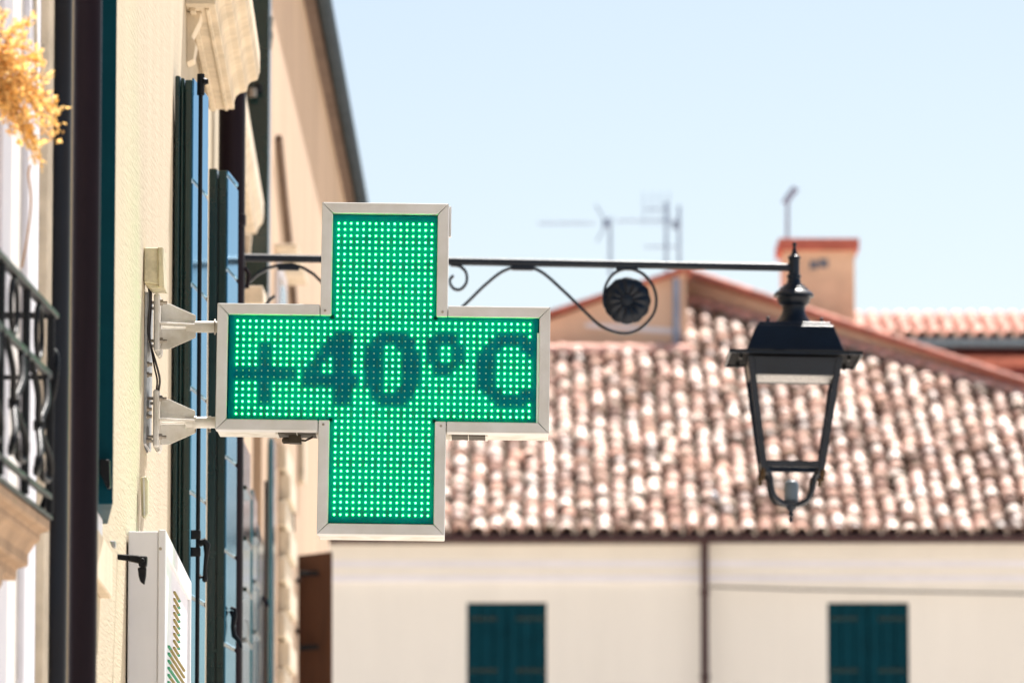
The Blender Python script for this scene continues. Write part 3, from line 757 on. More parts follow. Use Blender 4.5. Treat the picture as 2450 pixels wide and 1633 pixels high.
# ------------------------------------------------------------------ nearer building on the left with its balcony
LDX = 0.031
lo = at(0, 800, 10.808)
def lw(Y, n=0.0, z=0.0):
    return Vector((lo.x + (Y - 10.808) * LDX + n, Y, z))
def lbox(mb, Y0, Y1, n0, n1, z0, z1):
    return mb.hexa([lw(Y0, n0, z0), lw(Y0, n1, z0), lw(Y1, n1, z0), lw(Y1, n0, z0), lw(Y0, n0, z1), lw(Y0, n1, z1), lw(Y1, n1, z1), lw(Y1, n0, z1)])
lb = tag(empty('white_building', lw(9, -1, 0)), 'white plastered building front with balcony, nearest on the left edge', 'building')
part('wall', lbox(MB(), 5.5, 11.670, -4, 0, 0, 8), M['leftwall'], lb)
part('door_frame', lbox(MB(), 11.144, 11.334, 0.0, 0.012, 2.2, 4.5), M['whitetrim'], lb, bevel=0.002)
part('door_frame', lbox(MB(), 10.752, 10.886, 0.0, 0.010, 2.2, 4.5), M['whitetrim'], lb, bevel=0.002)
part('corner_trim', lbox(MB(), 11.424, 11.514, 0.0, 0.02, 0.5, 8), M['stone'], lb, bevel=0.003)
downpipe(lb, 95, 166, 11.536, -900, 2390, M['bluepipe'])
cw = part('wall_cable', MB().tube([at(77, -60, 11.256), at(74, 300, 11.256), at(66, 420, 11.267), at(70, 640, 11.256)], 0.0035, 6), M['brownpipe'], lb)
part('wall_cable', MB().tube([at(84, -60, 11.200), at(86, 200, 11.200)], 0.004, 6), M['stone'], lb)
part('wall_cable', MB().tube([at(48, 1360, 11.200), at(44, 1500, 11.200), at(38, 1640, 11.200)], 0.005, 6), M['brownpipe'], lb)

bc = tag(empty('balcony', at(60, 1250, 10.304)), 'stone balcony with black wrought iron railing of scrolls, at left edge', 'balcony')
bx0, bx1 = at(0, 596, 9.867), at(134, 748, 10.752)
BD = Vector((bx1.x - bx0.x, bx1.y - bx0.y, 0)) / (10.752 - 9.867)
def br(Y, z, n=0.0):
    return Vector((bx0.x + BD.x * (Y - 9.867) + n, Y, z))
zr = bx1.z; YN, YF = 9.184, 10.752
zs = zat(1245, 10.752)
def bbox(mb, Y0, Y1, n0, n1, z0, z1):
    return mb.hexa([br(Y0, z0, n0), br(Y0, z0, n1), br(Y1, z0, n1), br(Y1, z0, n0), br(Y0, z1, n0), br(Y0, z1, n1), br(Y1, z1, n1), br(Y1, z1, n0)])
SL = [(-0.14, 0), (0.006, 0), (0.006, -0.022), (-0.012, -0.026), (-0.012, -0.040), (-0.022, -0.048), (-0.034, -0.066), (-0.034, -0.088), (-0.056, -0.093), (-0.056, -0.115), (-0.14, -0.115)]
p0 = [br(YN, zs + dz, n - 0.012) for n, dz in SL]
slab = part('slab', MB().prism(p0, br(10.735, 0) - br(YN, 0)), M['sand'], bc, bevel=0.003)
part('slab_edging', bbox(MB(), YN, 10.752, -0.13, -0.002, zs + 0.0005, zs + 0.010), M['black'], bc, bevel=0.002)
for Yc in (10.248, 9.520):
    zc_ = zs - 0.1155
    prof = [(-0.13, 0), (-0.048, 0), (-0.05, -0.03), (-0.062, -0.05), (-0.064, -0.11), (-0.08, -0.15), (-0.10, -0.17), (-0.13, -0.18)]
    part('corbel', MB().prism([br(Yc, zc_ + dz, n) for n, dz in prof], (0, 0.16, 0)), M['sand'], bc, bevel=0.004)
part('handrail', bbox(MB(), YN, YF, -0.012, 0.006, zr - 0.012, zr), M['black'], bc, bevel=0.002)
part('mid_rail', bbox(MB(), YN, YF - 0.03, -0.009, 0.002, zr - 0.135, zr - 0.120), M['black'], bc, bevel=0.002)
part('side_rail', MB().hexa([br(YF - 0.012, zr - 0.012, -0.10), br(YF - 0.012, zr - 0.012, -0.012), br(YF, zr - 0.012, -0.012), br(YF, zr - 0.012, -0.10), br(YF - 0.012, zr, -0.10), br(YF - 0.012, zr, -0.012), br(YF, zr, -0.012), br(YF, zr, -0.10)]), M['black'], bc)
part('side_rail', MB().tube([br(YF - 0.03, zr - 0.127, -0.004), br(YF - 0.03, zr - 0.127, -0.10)], 0.005, 6), M['black'], bc)
part('bottom_rail', bbox(MB(), YN, YF - 0.03, -0.008, 0.002, zs + 0.035, zs + 0.047), M['black'], bc, bevel=0.002)
zm = zr - 0.128
for Yp in (9.542, 9.923, 10.304, 10.707):
    part('baluster', MB().tube([br(Yp, zs + 0.01, -0.004), br(Yp, zr - 0.008, -0.004)], 0.008, 8), M['black'], bc, smooth=40)
for Yp in (9.733, 10.114, 10.506):
    z0, z1 = zs + 0.045, zm
    zmid = (z0 + z1) / 2
    for s in (-1, 1):
        pts = [br(Yp - s * 0.115, z1 - 0.005, -0.004), br(Yp - s * 0.07, lin(z1, zmid, 0.55), 0.004), br(Yp, zmid, -0.002), br(Yp + s * 0.08, lin(zmid, z0, 0.5), 0.010), br(Yp + s * 0.10, lin(zmid, z0, 0.8), 0.006), br(Yp + s * 0.05, z0 + 0.02, 0.0), br(Yp + s * 0.02, z0 + 0.05, 0.0)]
        part('scroll', MB().tube(spline(pts, 6), 0.0068, 8), M['black'], bc, smooth=50)
    part('scroll_collar', MB().lathe([(0.007, -0.012), (0.011, -0.008), (0.011, 0.008), (0.007, 0.012)], br(Yp, zmid, -0.002), 10), M['black'], bc)
    rr = 0.05
    pts = [br(Yp + rr * math.cos(math.radians(a)), zr - 0.066 + rr * math.sin(math.radians(a)), -0.004) for a in range(0, 361, 20)]
    part('ring', MB().tube(pts, 0.005, 8, cap=False), M['black'], bc, smooth=50)
# forged end leaf that bulges out at the far corner
part('end_scroll', MB().tube(spline([at(118, 830, 10.730), at(132, 850, 10.718), at(131, 900, 10.707), at(120, 960, 10.707), at(98, 1010, 10.718), at(96, 1040, 10.718), at(110, 1000, 10.707)], 6), [0.007] * 4 + [0.008] * 20 + [0.006] * 13, 8), M['black'], bc, smooth=50)
part('end_scroll', MB().tube(spline([at(112, 1060, 10.730), at(122, 1120, 10.718), at(112, 1180, 10.718), at(100, 1215, 10.730)], 6), 0.006, 8), M['black'], bc, smooth=50)

# hanging plant with dry orange leaves
M['leaf'] = mat('dry_orange_leaf', (0.92, 0.66, 0.27), 0.6, scale=30, col2=(0.72, 0.36, 0.06))
_n = M['leaf'].node_tree.nodes; _l = M['leaf'].node_tree.links
_t = _n.new('ShaderNodeBsdfTranslucent'); _m = _n.new('ShaderNodeMixShader'); _m.inputs[0].default_value = 0.5
_b = _n['Principled BSDF']
_l.new(_b.inputs['Base Color'].links[0].from_socket, _t.inputs[0])
_l.new(_b.outputs[0], _m.inputs[1]); _l.new(_t.outputs[0], _m.inputs[2]); _l.new(_m.outputs[0], _n['Material Output'].inputs['Surface'])
M['stem'] = mat('dry_stem', (0.34, 0.17, 0.05), 0.8)
hp = tag(empty('hanging_plant', at(-30, 200, 10.472)), 'hanging plant with dry orange yellow leaves in front of white wall', 'plant')
rs = random.Random(3)
leaves, stems = MB(), MB()
tips = [(18, 30), (78, 52), (100, 130), (60, 90), (118, 180), (112, 160), (152, 256), (146, 262), (150, 300), (140, 325), (104, 372), (98, 385), (90, 340), (70, 350), (40, 300), (20, 310), (95, 225), (60, 160), (110, 290), (30, 120), (120, 235), (80, 320), (15, 250), (50, 230), (100, 350), (28, 70), (5, 150), (70, 200), (45, 330), (85, 270)]
for k, (tu, tv) in enumerate(tips * 2):
    tu += rs.uniform(-10, 10); tv += rs.uniform(-14, 14)
    tu = min(tu, 150) * 0.93
    Y = 10.472 + rs.uniform(-0.09, 0.08)
    b = Vector((rs.uniform(-60, -10), rs.uniform(120, 260)))
    mid = Vector((lin(b.x, tu, 0.55), lin(b.y, tv, 0.5) - rs.uniform(5, 40)))
    pts = spline([at(b.x, b.y, 10.472), at(mid.x, mid.y, lin(10.472, Y, 0.6)), at(tu, tv, Y)], 12)
    stems.tube(pts, 0.0012, 4)
    for i in range(5, len(pts)):
        for q in range(2):
            p = pts[i] + Vector((rs.gauss(0, 0.004), rs.gauss(0, 0.008), rs.gauss(0, 0.005)))
            d = Vector((rs.gauss(0.25, 0.7), rs.gauss(0, 0.7), rs.gauss(-0.05, 0.7))).normalized()
            e = d.cross(Vector((rs.gauss(0, 1), rs.gauss(0, 1), rs.gauss(0, 1)))).normalized()
            L = rs.uniform(0.008, 0.015); w = L * 0.30
            nn = d.cross(e) * L * 0.12
            leaves.add([p, p + d * L * 0.5 + e * w + nn, p + d * L, p + d * L * 0.5 - e * w + nn, p + d * L * 0.5], [(0, 1, 4), (1, 2, 4), (2, 3, 4), (3, 0, 4)])
part('foliage', leaves, M['leaf'], hp, kind='stuff', recalc=False)
part('stems', stems, M['stem'], hp, kind='stuff')
part('stems', MB().tube(spline([at(72, 395, 10.528), at(68, 420, 10.550), at(74, 480, 10.584), at(66, 560, 10.584), at(52, 640, 10.595)], 6), 0.002, 5), M['stem'], hp)

# ------------------------------------------------------------------ middle building of the street front
mbd = tag(empty('ochre_building', wall(25, -1, 0)), 'narrow ochre house front squeezed between brown downpipe and tall peach building', 'building')
part('wall', MB().wbox(21.65, 28.5, -4, -0.08, 0, 12), M['peach'], mbd)
hd = MB().hexa([at(560, 333, 23), at(609, 335, 23), at(625, 500, 25.6), at(590, 500, 25.6), at(560, 325, 23), at(607, 325, 23), at(622, 490, 25.6), at(590, 490, 25.6)])
z_a = zat(340, 23.2)
h2 = part('window_hood', extrude_along(MB(), [(-0.081, -0.10), (0.0, -0.10), (0.012, -0.07), (0.03, -0.05), (0.034, -0.01), (0.034, 0.05), (-0.081, 0.06)], 22.6, 25.8, zat(560, 25.8) + 0.1), M['stone'], mbd, bevel=0.004)
part('hood_tassel', MB().prism([at(586, 560, 24), at(602, 560, 24), at(598, 610, 24), at(588, 615, 24)], (0, 0.05, 0)), M['stone'], h2, bevel=0.003)
part('stone_block', MB().prism([at(570, 683, 22.4), at(629, 683, 22.4), at(631, 725, 22.4), at(570, 725, 22.4)], (0, 0.3, 0)), M['stone'], mbd, bevel=0.004)
def flatleaf(u0, u1, Y, vt, vb, uf=None, Yf=None, material='green', parent=mbd, name='shutter', panels=0):
    a, b = at(u0, vt, Y), at(u1, vt, Y)
    if uf is None: c, d = a + Vector((0, 0.05, 0)), b + Vector((0, 0.05, 0))
    else:
        d = at(uf, vt, Yf); c = d + (a - b)
    zt, zb = zat(vt, Y), zat(vb, Y)
    o = part(name, MB().hexa([(p.x, p.y, zb) for p in (a, b, d, c)] + [(p.x, p.y, zt) for p in (a, b, d, c)]), M[material], parent, bevel=0.003)
    return o
s4 = flatleaf(590, 645, 26.2, -60, 700, 650, 26.9)
for v in (212, 520):
    part('hinge', MB().lathe([(0.012, -0.02), (0.016, -0.02), (0.016, 0.02), (0.012, 0.02)], at(618, v, 26.15), 10), M['black'], s4)
part('locking_rod', MB().tube([at(650, 40, 26.6), at(648, 75, 26.6), at(650, 85, 26.6), at(646, 120, 26.6)], 0.008, 8), M['bolt'], s4)
part('hinge', MB().lathe([(0.01, -0.02), (0.02, -0.02), (0.02, 0.02), (0.01, 0.02)], at(604, 222, 26.1), 10), M['bolt'], s4)
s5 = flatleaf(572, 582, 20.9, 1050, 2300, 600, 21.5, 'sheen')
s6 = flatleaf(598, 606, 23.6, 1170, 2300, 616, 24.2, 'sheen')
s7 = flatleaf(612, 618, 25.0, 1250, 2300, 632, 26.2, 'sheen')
for sh, uu, Yy, vs in ((s5, 590, 21.1, (1180, 1300, 1420, 1540)), (s6, 612, 23.9, (1290, 1400, 1520))):
    for v in vs:
        p = at(uu, v, Yy)
        part('rail', MB().box((p.x - 0.01, p.y - 0.25, p.z - 0.008), (p.x + 0.012, p.y + 0.2, p.z + 0.008)), M['green'], sh)
downpipe(mbd, 634, 641, 27.2, 1150, 2390, M['brownpipe'])
rg_ = [at(583 + 12 * math.sin(math.radians(a)), 1505 - 27 * math.cos(math.radians(a)), 20.85) for a in range(0, 181, 15)]
part('ring_handle', MB().tube(rg_, 0.0028, 8), M['zinc'], s5, smooth=50)
sc = tag(empty('shutter_catch', at(632, 1445, 26.0)), 'small dark shutter catch on thin pipe beyond the green shutters', 'shutter catch')
part('arm', MB().tube([at(612, 1425, 26.0), at(626, 1430, 26.0)], 0.008, 8), M['brownpipe'], sc)
part('head', MB().prism([at(626, 1422, 25.98), at(634, 1424, 25.98), at(646, 1448, 25.98), at(640, 1452, 25.98), at(630, 1440, 25.98)], (0, 0.03, 0)), M['brownpipe'], sc, bevel=0.003)

# ------------------------------------------------------------------ tall peach building farther on
fx = -1.265
fbd = tag(empty('peach_building', (fx - 1, 34, 0)), 'tall peach building with deep brown eaves and grey gutter beyond the cross', 'building')
ze = zat(0, 34)
zup = zat(900, 41)
part('wall', MB().box((fx - 4, 28.6, 0), (fx, 39.2, ze)).box((fx - 4, 39.2, zup), (fx, 44.0, ze)), M['peach'], fbd)
part('eave_soffit', MB().box((fx - 3.5, 28.6, ze + 0.001), (fx + 0.070, 44.5, ze + 0.06)), M['soffit'], fbd)
gp = [(fx + 0.070, ze + 0.06), (fx + 0.073, ze + 0.0), (fx + 0.10, ze - 0.03), (fx + 0.140, ze - 0.025), (fx + 0.160, ze + 0.02), (fx + 0.160, ze + 0.07)]
part('gutter', MB().prism([(x, 28.6, z) for x, z in gp], (0, 15.9, 0)), M['slategutter'], fbd, smooth=50)
for (Y0, Y1, v0, v1) in ((30.2, 31.2, 640, 960),):
    Ym = (Y0 + Y1) / 2
    za, zb2 = zat(v0, Ym), zat(v1, Ym)
    w = part('window', MB().box((fx - 0.02, Y0, zb2), (fx + 0.02, Y1, za)), M['whitetrim'], fbd, bevel=0.004)
    part('pane', MB().box((fx + 0.02, Y0 + 0.1, zb2 + 0.1), (fx + 0.024, Y1 - 0.1, za - 0.1)), M['glass'], w)
    part('sill', MB().box((fx, Y0 - 0.08, zb2 - 0.08), (fx + 0.06, Y1 + 0.08, zb2 - 0.001)), M['stone'], w, bevel=0.004)
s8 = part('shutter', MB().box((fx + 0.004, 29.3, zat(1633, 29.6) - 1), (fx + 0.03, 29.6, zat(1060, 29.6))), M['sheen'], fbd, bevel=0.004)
part('shutter', MB().box((fx + 0.004, 33.4, zat(1150, 33.4)), (fx + 0.04, 33.7, zat(1175, 33.4) + 0.5)), M['stone'], fbd, bevel=0.004)
# stone blocks of a window surround on the peach wall
for k in range(9):
    v = 1080 + k * 66
    part('stone_block', MB().box((fx, 30.6 + 0.12 * (k % 2), zat(v + 58, 31)), (fx + 0.045 + 0.02 * (k % 2), 31.6, zat(v, 31))), M['stone'], fbd, bevel=0.006)
part('balcony_slab', MB().box((fx, 30.0, zat(650, 31)), (fx + 0.12, 31.6, zat(640, 31))), M['stone'], fbd, bevel=0.004)
cb2 = part('wall_cable', MB().tube([(fx + 0.02, 30, zat(330, 30)), (fx + 0.02, 31.6, zat(600, 31.6)), (fx + 0.02, 32.6, zat(800, 32.6))], 0.02, 6), M['soffit'], fbd)
# half open brown shutter standing out from the wall
wb = tag(empty('brown_shutter', at(750, 1633, 33.2)), 'dark brown wooden shutter standing open below the cross, left of ivory facade', 'shutter')
part('leaf', MB().hexa([at(713, 2000, 33.3), at(795, 2000, 33.2), at(795, 2000, 33.26), at(713, 2000, 33.36), at(713, 1328, 33.3), at(795, 1318, 33.2), at(795, 1318, 33.26), at(713, 1328, 33.36)]), M['brownwood'], wb, bevel=0.003)
for v in (1372, 1548):
    part('hinge_strap', MB().prism([at(714, v - 6, 33.19), at(762, v - 8, 33.19), at(762, v + 4, 33.19), at(714, v + 6, 33.19)], (0, 0.03, 0)), M['black'], wb, bevel=0.002)
for v, u in ((1397, 702), (1518, 706)):
    part('hinge_pin', MB().tube(spline([at(714, v - 6, 33.1), at(704, v - 12, 33.1), at(697, v, 33.1), at(706, v + 8, 33.1)], 5), 0.014, 8), M['black'], wb)
# little niche lamp on the far wall
nl = tag(empty('wall_lamp', at(699, 1273, 32.2)), 'slim dark wall lamp on far peach wall below the cross', 'wall lamp')
part('stem', MB().lathe([(0.010, 0), (0.016, 0.01), (0.013, 0.17), (0.010, 0.22), (0.004, 0.25)], at(699, 1273, 32.2), 10), M['vent'], nl, smooth=40)
part('globe', MB().lathe([(0.006, -0.03), (0.026, -0.02), (0.032, 0), (0.026, 0.02), (0.006, 0.03)], at(681, 1212, 32.25), 12), M['whitestrip'], nl, smooth=60)
part('bracket', MB().tube([at(699, 1235, 32.2), at(681, 1230, 32.25)], 0.006, 6), M['vent'], nl)

# ------------------------------------------------------------------ ivory house with the tiled roof across the end of the street
YH = 60.0
hx0, hx1 = xat(560, 1400, YH), xat(2760, 1400, YH)
zgut = zat(1297, YH - 0.35)
hh = tag(empty('ivory_house', (1.5, YH + 3, 0)), 'ivory house across the street end with mottled terracotta tile roof', 'house')
def facade(mb, x0, x1, z0, z1, Y, ops, depth):
    xs = sorted({x0, x1, *[o[0] for o in ops], *[o[1] for o in ops]}); zs_ = sorted({z0, z1, *[o[2] for o in ops], *[o[3] for o in ops]})
    for a, b in zip(xs[:-1], xs[1:]):
        for c, d in zip(zs_[:-1], zs_[1:]):
            if any(o[0] <= a and b <= o[1] and o[2] <= c and d <= o[3] for o in ops): continue
            mb.add([(a, Y, c), (b, Y, c), (b, Y, d), (a, Y, d)], [(0, 1, 2, 3)])
    for x_0, x_1, z_0, z_1 in ops:
        P = [(x_0, z_0), (x_1, z_0), (x_1, z_1), (x_0, z_1)]
        for i in range(4):
            (ax, az), (bx_, bz) = P[i], P[(i + 1) % 4]
            mb.add([(ax, Y, az), (bx_, Y, bz), (bx_, Y + depth, bz), (ax, Y + depth, az)], [(3, 2, 1, 0)])
    return mb
ops = []
for u0, u1 in ((1117, 1308), (1980, 2175)):
    ops.append((xat(u0, 1500, YH), xat(u1, 1500, YH), zat(1780, YH), zat(1440, YH)))
wl_ = facade(MB(), hx0, hx1, 0, zgut + 0.05, YH, ops, 0.14)
wl_.box((hx0, YH + 0.14, 0), (hx1, YH + 6.3, zgut - 0.05))
part('wall', wl_, M['facade'], hh, recalc=False)
def fstrip(name, v0, v1, out, material):
    part(name, MB().box((hx0, YH - out, zat(v1, YH)), (hx1, YH - 0.001, zat(v0, YH))), material, hh, bevel=0.008)
fstrip('cornice_band', 1300, 1340, 0.11, M['facade'])
fstrip('cornice_band', 1340.5, 1356, 0.09, M['facadetrim'])
fstrip('cornice_band', 1356.5, 1374, 0.07, M['facade'])
fstrip('cornice_band', 1374.5, 1392, 0.05, M['facadetrim'])
for (x0, x1, z0, z1) in ops:
    wn_ = part('window', MB().box((x0, YH + 0.09, z0), (x1, YH + 0.135, z1)), M['teal'], hh)
    xm = (x0 + x1) / 2
    for a, b in ((x0 + 0.006, xm - 0.004), (xm + 0.004, x1 - 0.006)):
        lm = MB(); wb3 = (b - a) / 3
        for q in range(3):
            lm.box((a + q * wb3 + 0.006, YH + 0.055, z0 + 0.01), (a + (q + 1) * wb3 - 0.006, YH + 0.085, z1 - 0.012))
        part('shutter', lm, M['teal'], wn_, bevel=0.004)
        for v in (1478, 1602):
            z = zat(v, YH)
            s = 1 if a > xm else -1
            c0 = b - 0.02 if s > 0 else a + 0.02
            part('hinge_strap', MB().box((min(c0, c0 - s * 0.30), YH + 0.046, z - 0.022), (max(c0, c0 - s * 0.30), YH + 0.0545, z + 0.022)), M['green'], wn_, bevel=0.003)
gz = zat(1278, YH - 0.42)
gpf = [(-0.30, gz), (-0.46, gz), (-0.47, gz - 0.03), (-0.43, gz - 0.075), (-0.36, gz - 0.085), (-0.30, gz - 0.06)]
part('gutter', MB().prism([(hx0, YH + y, z) for y, z in gpf], (hx1 - hx0, 0, 0)), M['gutter'], hh, smooth=50)
part('soffit_board', MB().box((hx0, YH - 0.30, gz - 0.055), (hx1, YH - 0.001, gz - 0.015)), M['gutter'], hh)
dpx = xat(1686, 1450, YH - 0.2)
dp_ = part('downpipe', MB().tube([(dpx, YH - 0.36, gz - 0.05), (dpx, YH - 0.22, gz - 0.16), (dpx, YH - 0.22, 0.1)], 0.045, 14), M['gutter'], hh, smooth=50)
for v in (1420, 1620):
    part('pipe_clip', MB().lathe([(0.045, -0.03), (0.056, -0.02), (0.056, 0.02), (0.045, 0.03)], (dpx, YH - 0.22, zat(v, YH)), 14), M['gutter'], dp_)
fc = tag(empty('overhead_cable', at(1700, 1403, YH - 0.2)), 'thin dark cable slung along ivory facade right of the downpipe', 'cable')
part('strand', MB().tube([at(1697, 1402, YH - 0.22), at(1900, 1409, YH - 0.15), at(2150, 1414, YH - 0.15), at(2500, 1420, YH - 0.15), at(2740, 1424, YH - 0.15)], 0.012, 6), M['vent'], fc)

# roof: sloped deck, pan tiles, cover tiles
TA = 0.42; ang = math.atan(TA)
YE = YH - 0.40
zE = zat(1279, YE)
xk = xat(1642, 800, 67)
x_r = xat(2450, 945, 64.3)
def dmax(x):
    if x < xk: return 6.25
    return max(0.6, 8.3 + (x - xk) / (x_r - xk) * (4.65 - 8.3))
rf = part('roof', MB().prism([(hx0, YE + 0.1, zE - 0.03), (hx0, YE + 6.3, zE - 0.03 + 6.2 * TA), (hx0, YE + 6.3, zE - 0.25), (hx0, YE + 0.1, zE - 0.07)], (xk - hx0, 0, 0))
          .add([(xk + 0.0, YE + 0.1, zE - 0.03), (hx1, YE + 0.1, zE - 0.03), (hx1, YE + dmax(hx1), zE - 0.04 + TA * (dmax(hx1) - 0.1)), (xk, YE + dmax(xk), zE - 0.04 + TA * (dmax(xk) - 0.1))], [(0, 1, 2, 3)]), M['pan'], hh, recalc=False)
PITCHX = 0.19; EXP = 0.285
def tile_geo(r0=0.082, r1=0.068, L=0.36, n=7, squash=0.92):
    vs = []; fs = []
    for (r, y, z0) in ((r0, 0, 0.0), (r1, L, -0.004), (r0 * 0.8, 0, 0.0)):
        for k in range(n):
            a = math.pi * k / (n - 1)
            vs.append((r * math.cos(a), y, r * squash * math.sin(a) + z0))
    for k in range(n - 1):
        fs.append((k, k + 1, n + k + 1, n + k))
        fs.append((k + 1, k, 2 * n + k, 2 * n + k + 1))
    return vs, fs
tv_, tf_ = tile_geo()
tme = MB().add(tv_, tf_).mesh('tile', M['tile'], smooth=40, recalc=False)
def pan_geo(mb, T, n=5):
    vs = []
    for (r, y, z0) in ((0.075, 0, 0.012), (0.085, EXP + 0.03, -0.004)):
        for k in range(n):
            a = math.pi * (k / (n - 1))
            vs.append(T @ Vector((r * math.cos(a), y, 0.05 - 0.06 * math.sin(a) + z0)))
    mb.add(vs, [(k + 1, k, n + k, n + k + 1) for k in range(n - 1)])
ncol = int((hx1 - hx0) / PITCHX)
rt = random.Random(11)
cand = []; pans = MB()
for c in range(ncol):
    x = hx0 + 0.1 + c * PITCHX
    i = 0
    dcol = rt.uniform(-0.26, 0.0)
    while True:
        d = i * EXP + dcol * (i > 0) - 0.02 + (rt.uniform(-0.03, 0.03) if i else 0)
        if d > dmax(x) - 0.12: break
        T = Matrix.Translation((x + rt.uniform(-0.012, 0.012), YE + d, zE + TA * d + 0.030 + rt.uniform(-0.006, 0.008))) @ Matrix.Rotation(rt.gauss(0, 0.04), 4, 'Z') @ Matrix.Rotation(ang - 0.035 + rt.gauss(0, 0.025), 4, 'X') @ Matrix.Rotation(rt.gauss(0, 0.05), 4, 'Y') @ Matrix.Scale(rt.uniform(0.93, 1.07), 4)
        u = 1225 + x / (YE + d) * F
        cand.append((d + (0 if 1030 < u < 2470 else 50), T))
        pan_geo(pans, Matrix.Translation((x + PITCHX / 2, YE + d + 0.02, zE + TA * d - 0.035)) @ Matrix.Rotation(ang - 0.02, 4, 'X'))
        i += 1
cand.sort(key=lambda q: q[0])
rl = hh.location
rest = MB()
for k, (d, T) in enumerate(cand):
    if k < 300:
        o = place('tile', tme, rf)
        o.matrix_basis = Matrix.Translation(-rl) @ T
    else:
        rest.add([T @ Vector(p) for p in tv_], tf_)
part('tile', rest, M['tile'], rf, kind='stuff', recalc=False, smooth=40)
part('pan_tile', pans, M['pan'], rf, kind='stuff', recalc=False, smooth=60)
gb = tag(part('highlight_ball', MB().lathe([(0.01, -0.06), (0.045, -0.04), (0.06, 0), (0.045, 0.04), (0.01, 0.06)], at(1706, 1190, YE + 1.1) + Vector((0, -0.05, 0.0)), 14), M['whitestrip'], None, smooth=60), 'small white ball lying on the tiled roof left of the lantern', 'ball')  # ball added in place of an out of focus bright highlight

# ridge of mortar and tiles where the roof meets the gable walls
def ridge_run(p, q, n, r, parent, name='ridge_tile', material=None):
    p, q = Vector(p), Vector(q); d = (q - p); L = d.length / n
    R_ = d.normalized(); side = R_.cross(Vector((0, 0, 1))).normalized(); up = side.cross(R_)
    vs = []; fs = []; m = 7
    for (rr, t) in ((r * 1.1, 0.0), (r * 0.92, L * 1.12)):
        for k in range(m):
            a = math.pi * k / (m - 1)
            vs.append(side * rr * math.cos(a) + up * rr * math.sin(a) + R_ * t)
    for k in range(m): 
        a = math.pi * k / (m - 1)
        vs.append(side * r * 0.8 * math.cos(a) + up * r * 0.8 * math.sin(a))
    for k in range(m - 1):
        fs.append((k, k + 1, m + k + 1, m + k)); fs.append((k + 1, k, 2 * m + k, 2 * m + k + 1))
    me = MB().add(vs, fs).mesh(name, material or M['ridge'], smooth=40, recalc=True)
    off = root_of(parent).location
    for i in range(n):
        place(name, me, parent, p + d * (i / n) - off)
ridge_run((hx0, YE + 6.22, zE + TA * 6.22 + 0.0), (xk, YE + 6.22, zE + TA * 6.22 + 0.0), 20, 0.125, rf)
pA = Vector((xk, YE + dmax(xk) - 0.08, zE + TA * (dmax(xk) - 0.08) + 0.03)); pB = Vector((hx1, YE + dmax(hx1) - 0.08, zE + TA * (dmax(hx1) - 0.08) + 0.03))
ridge_run(pB, pA, 30, 0.10, rf)

# ------------------------------------------------------------------ gabled house behind
gh = tag(empty('gabled_house', at(1640, 830, 67)), 'peach gabled house with pink verge tiles rising behind the tiled roof', 'house')
YG = YE + 6.85
gw = MB().prism([at(1150, 812, YG), at(1318, 765, YG), at(1600, 664, YG), at(1642, 652, YG), at(1642, 860, YG), at(1150, 860, YG)], (0, 1.9, 0))
part('wall', gw, M['gablewall'], gh)
# oblique right wing standing along the edge of the lower roof
YR0, YR1 = YE + dmax(xk), YE + dmax(hx1)
a0, a1 = at(1644, 655, YR0), Vector((hx1, YR1, zat(1018, YR1)))
a1.z = lin(at(1644, 655, YR0).z, zat(928, 64.3), (hx1 - xk) / (x_r - xk))
bz0, bz1 = zE + TA * dmax(xk) - 0.3, zE + TA * dmax(hx1) - 0.3
part('wall', MB().hexa([(a0.x, a0.y, bz0), (a1.x, a1.y, bz1), (a1.x, a1.y + 3, bz1), (a0.x, a0.y + 3, bz0), (a0.x, a0.y, a0.z), (a1.x, a1.y, a1.z), (a1.x, a1.y + 3, a1.z), (a0.x, a0.y + 3, a0.z)]), M['gablewall'], gh)
groof = part('roof', MB().hexa([a0 + Vector((-0.1, -0.14, 0.0)), a1 + Vector((0, -0.14, 0)), a1 + Vector((0, 3, 0)), a0 + Vector((-0.1, 3, 0)), a0 + Vector((-0.1, -0.14, 0.045)), a1 + Vector((0, -0.14, 0.045)), a1 + Vector((0, 3, 0.045)), a0 + Vector((-0.1, 3, 0.045))]), M['redbrick'], gh, bevel=0.006)
ridge_run(a1 + Vector((0, -0.08, 0.045)), a0 + Vector((-0.1, -0.08, 0.045)), 34, 0.058, groof, 'verge_tile', M['verge'])
l0, l1 = at(1150, 812, YG), at(1642, 648, YG)
l0b = at(1150, 824, YG)
part('roof', MB().hexa([l0 + Vector((0, -0.12, 0)), l1 + Vector((0.06, -0.12, 0)), l1 + Vector((0.06, 1.9, 0)), l0 + Vector((0, 1.9, 0)), l0 + Vector((0, -0.12, 0.07)), l1 + Vector((0.06, -0.12, 0.07)), l1 + Vector((0.06, 1.9, 0.07)), l0 + Vector((0, 1.9, 0.07))]), M['redbrick'], gh, bevel=0.006)
part('flashing', MB().prism([at(1400, 772, YG - 0.004), at(1628, 786, YG - 0.004), at(1628, 800, YG - 0.004), at(1400, 782, YG - 0.004)], (0, 0.003, 0)), M['facadetrim'], gh)
gdx = at(1618, 720, YG - 0.08)
part('downpipe', MB().tube([(gdx.x, gdx.y, zat(838, YG)), (gdx.x, gdx.y, zat(668, YG))], 0.04, 12), M['antenna'], gh, smooth=50)
ch0, ch1 = at(1874, 598, 68), at(2046, 800, 68)
chm = part('chimney', MB().box((ch0.x, 68, ch1.z - 0.4), (ch1.x, 68.8, ch0.z)), M['chimney'], gh, bevel=0.01)
c0_, c1_ = at(1863, 569, 67.92), at(2056, 597, 67.92)
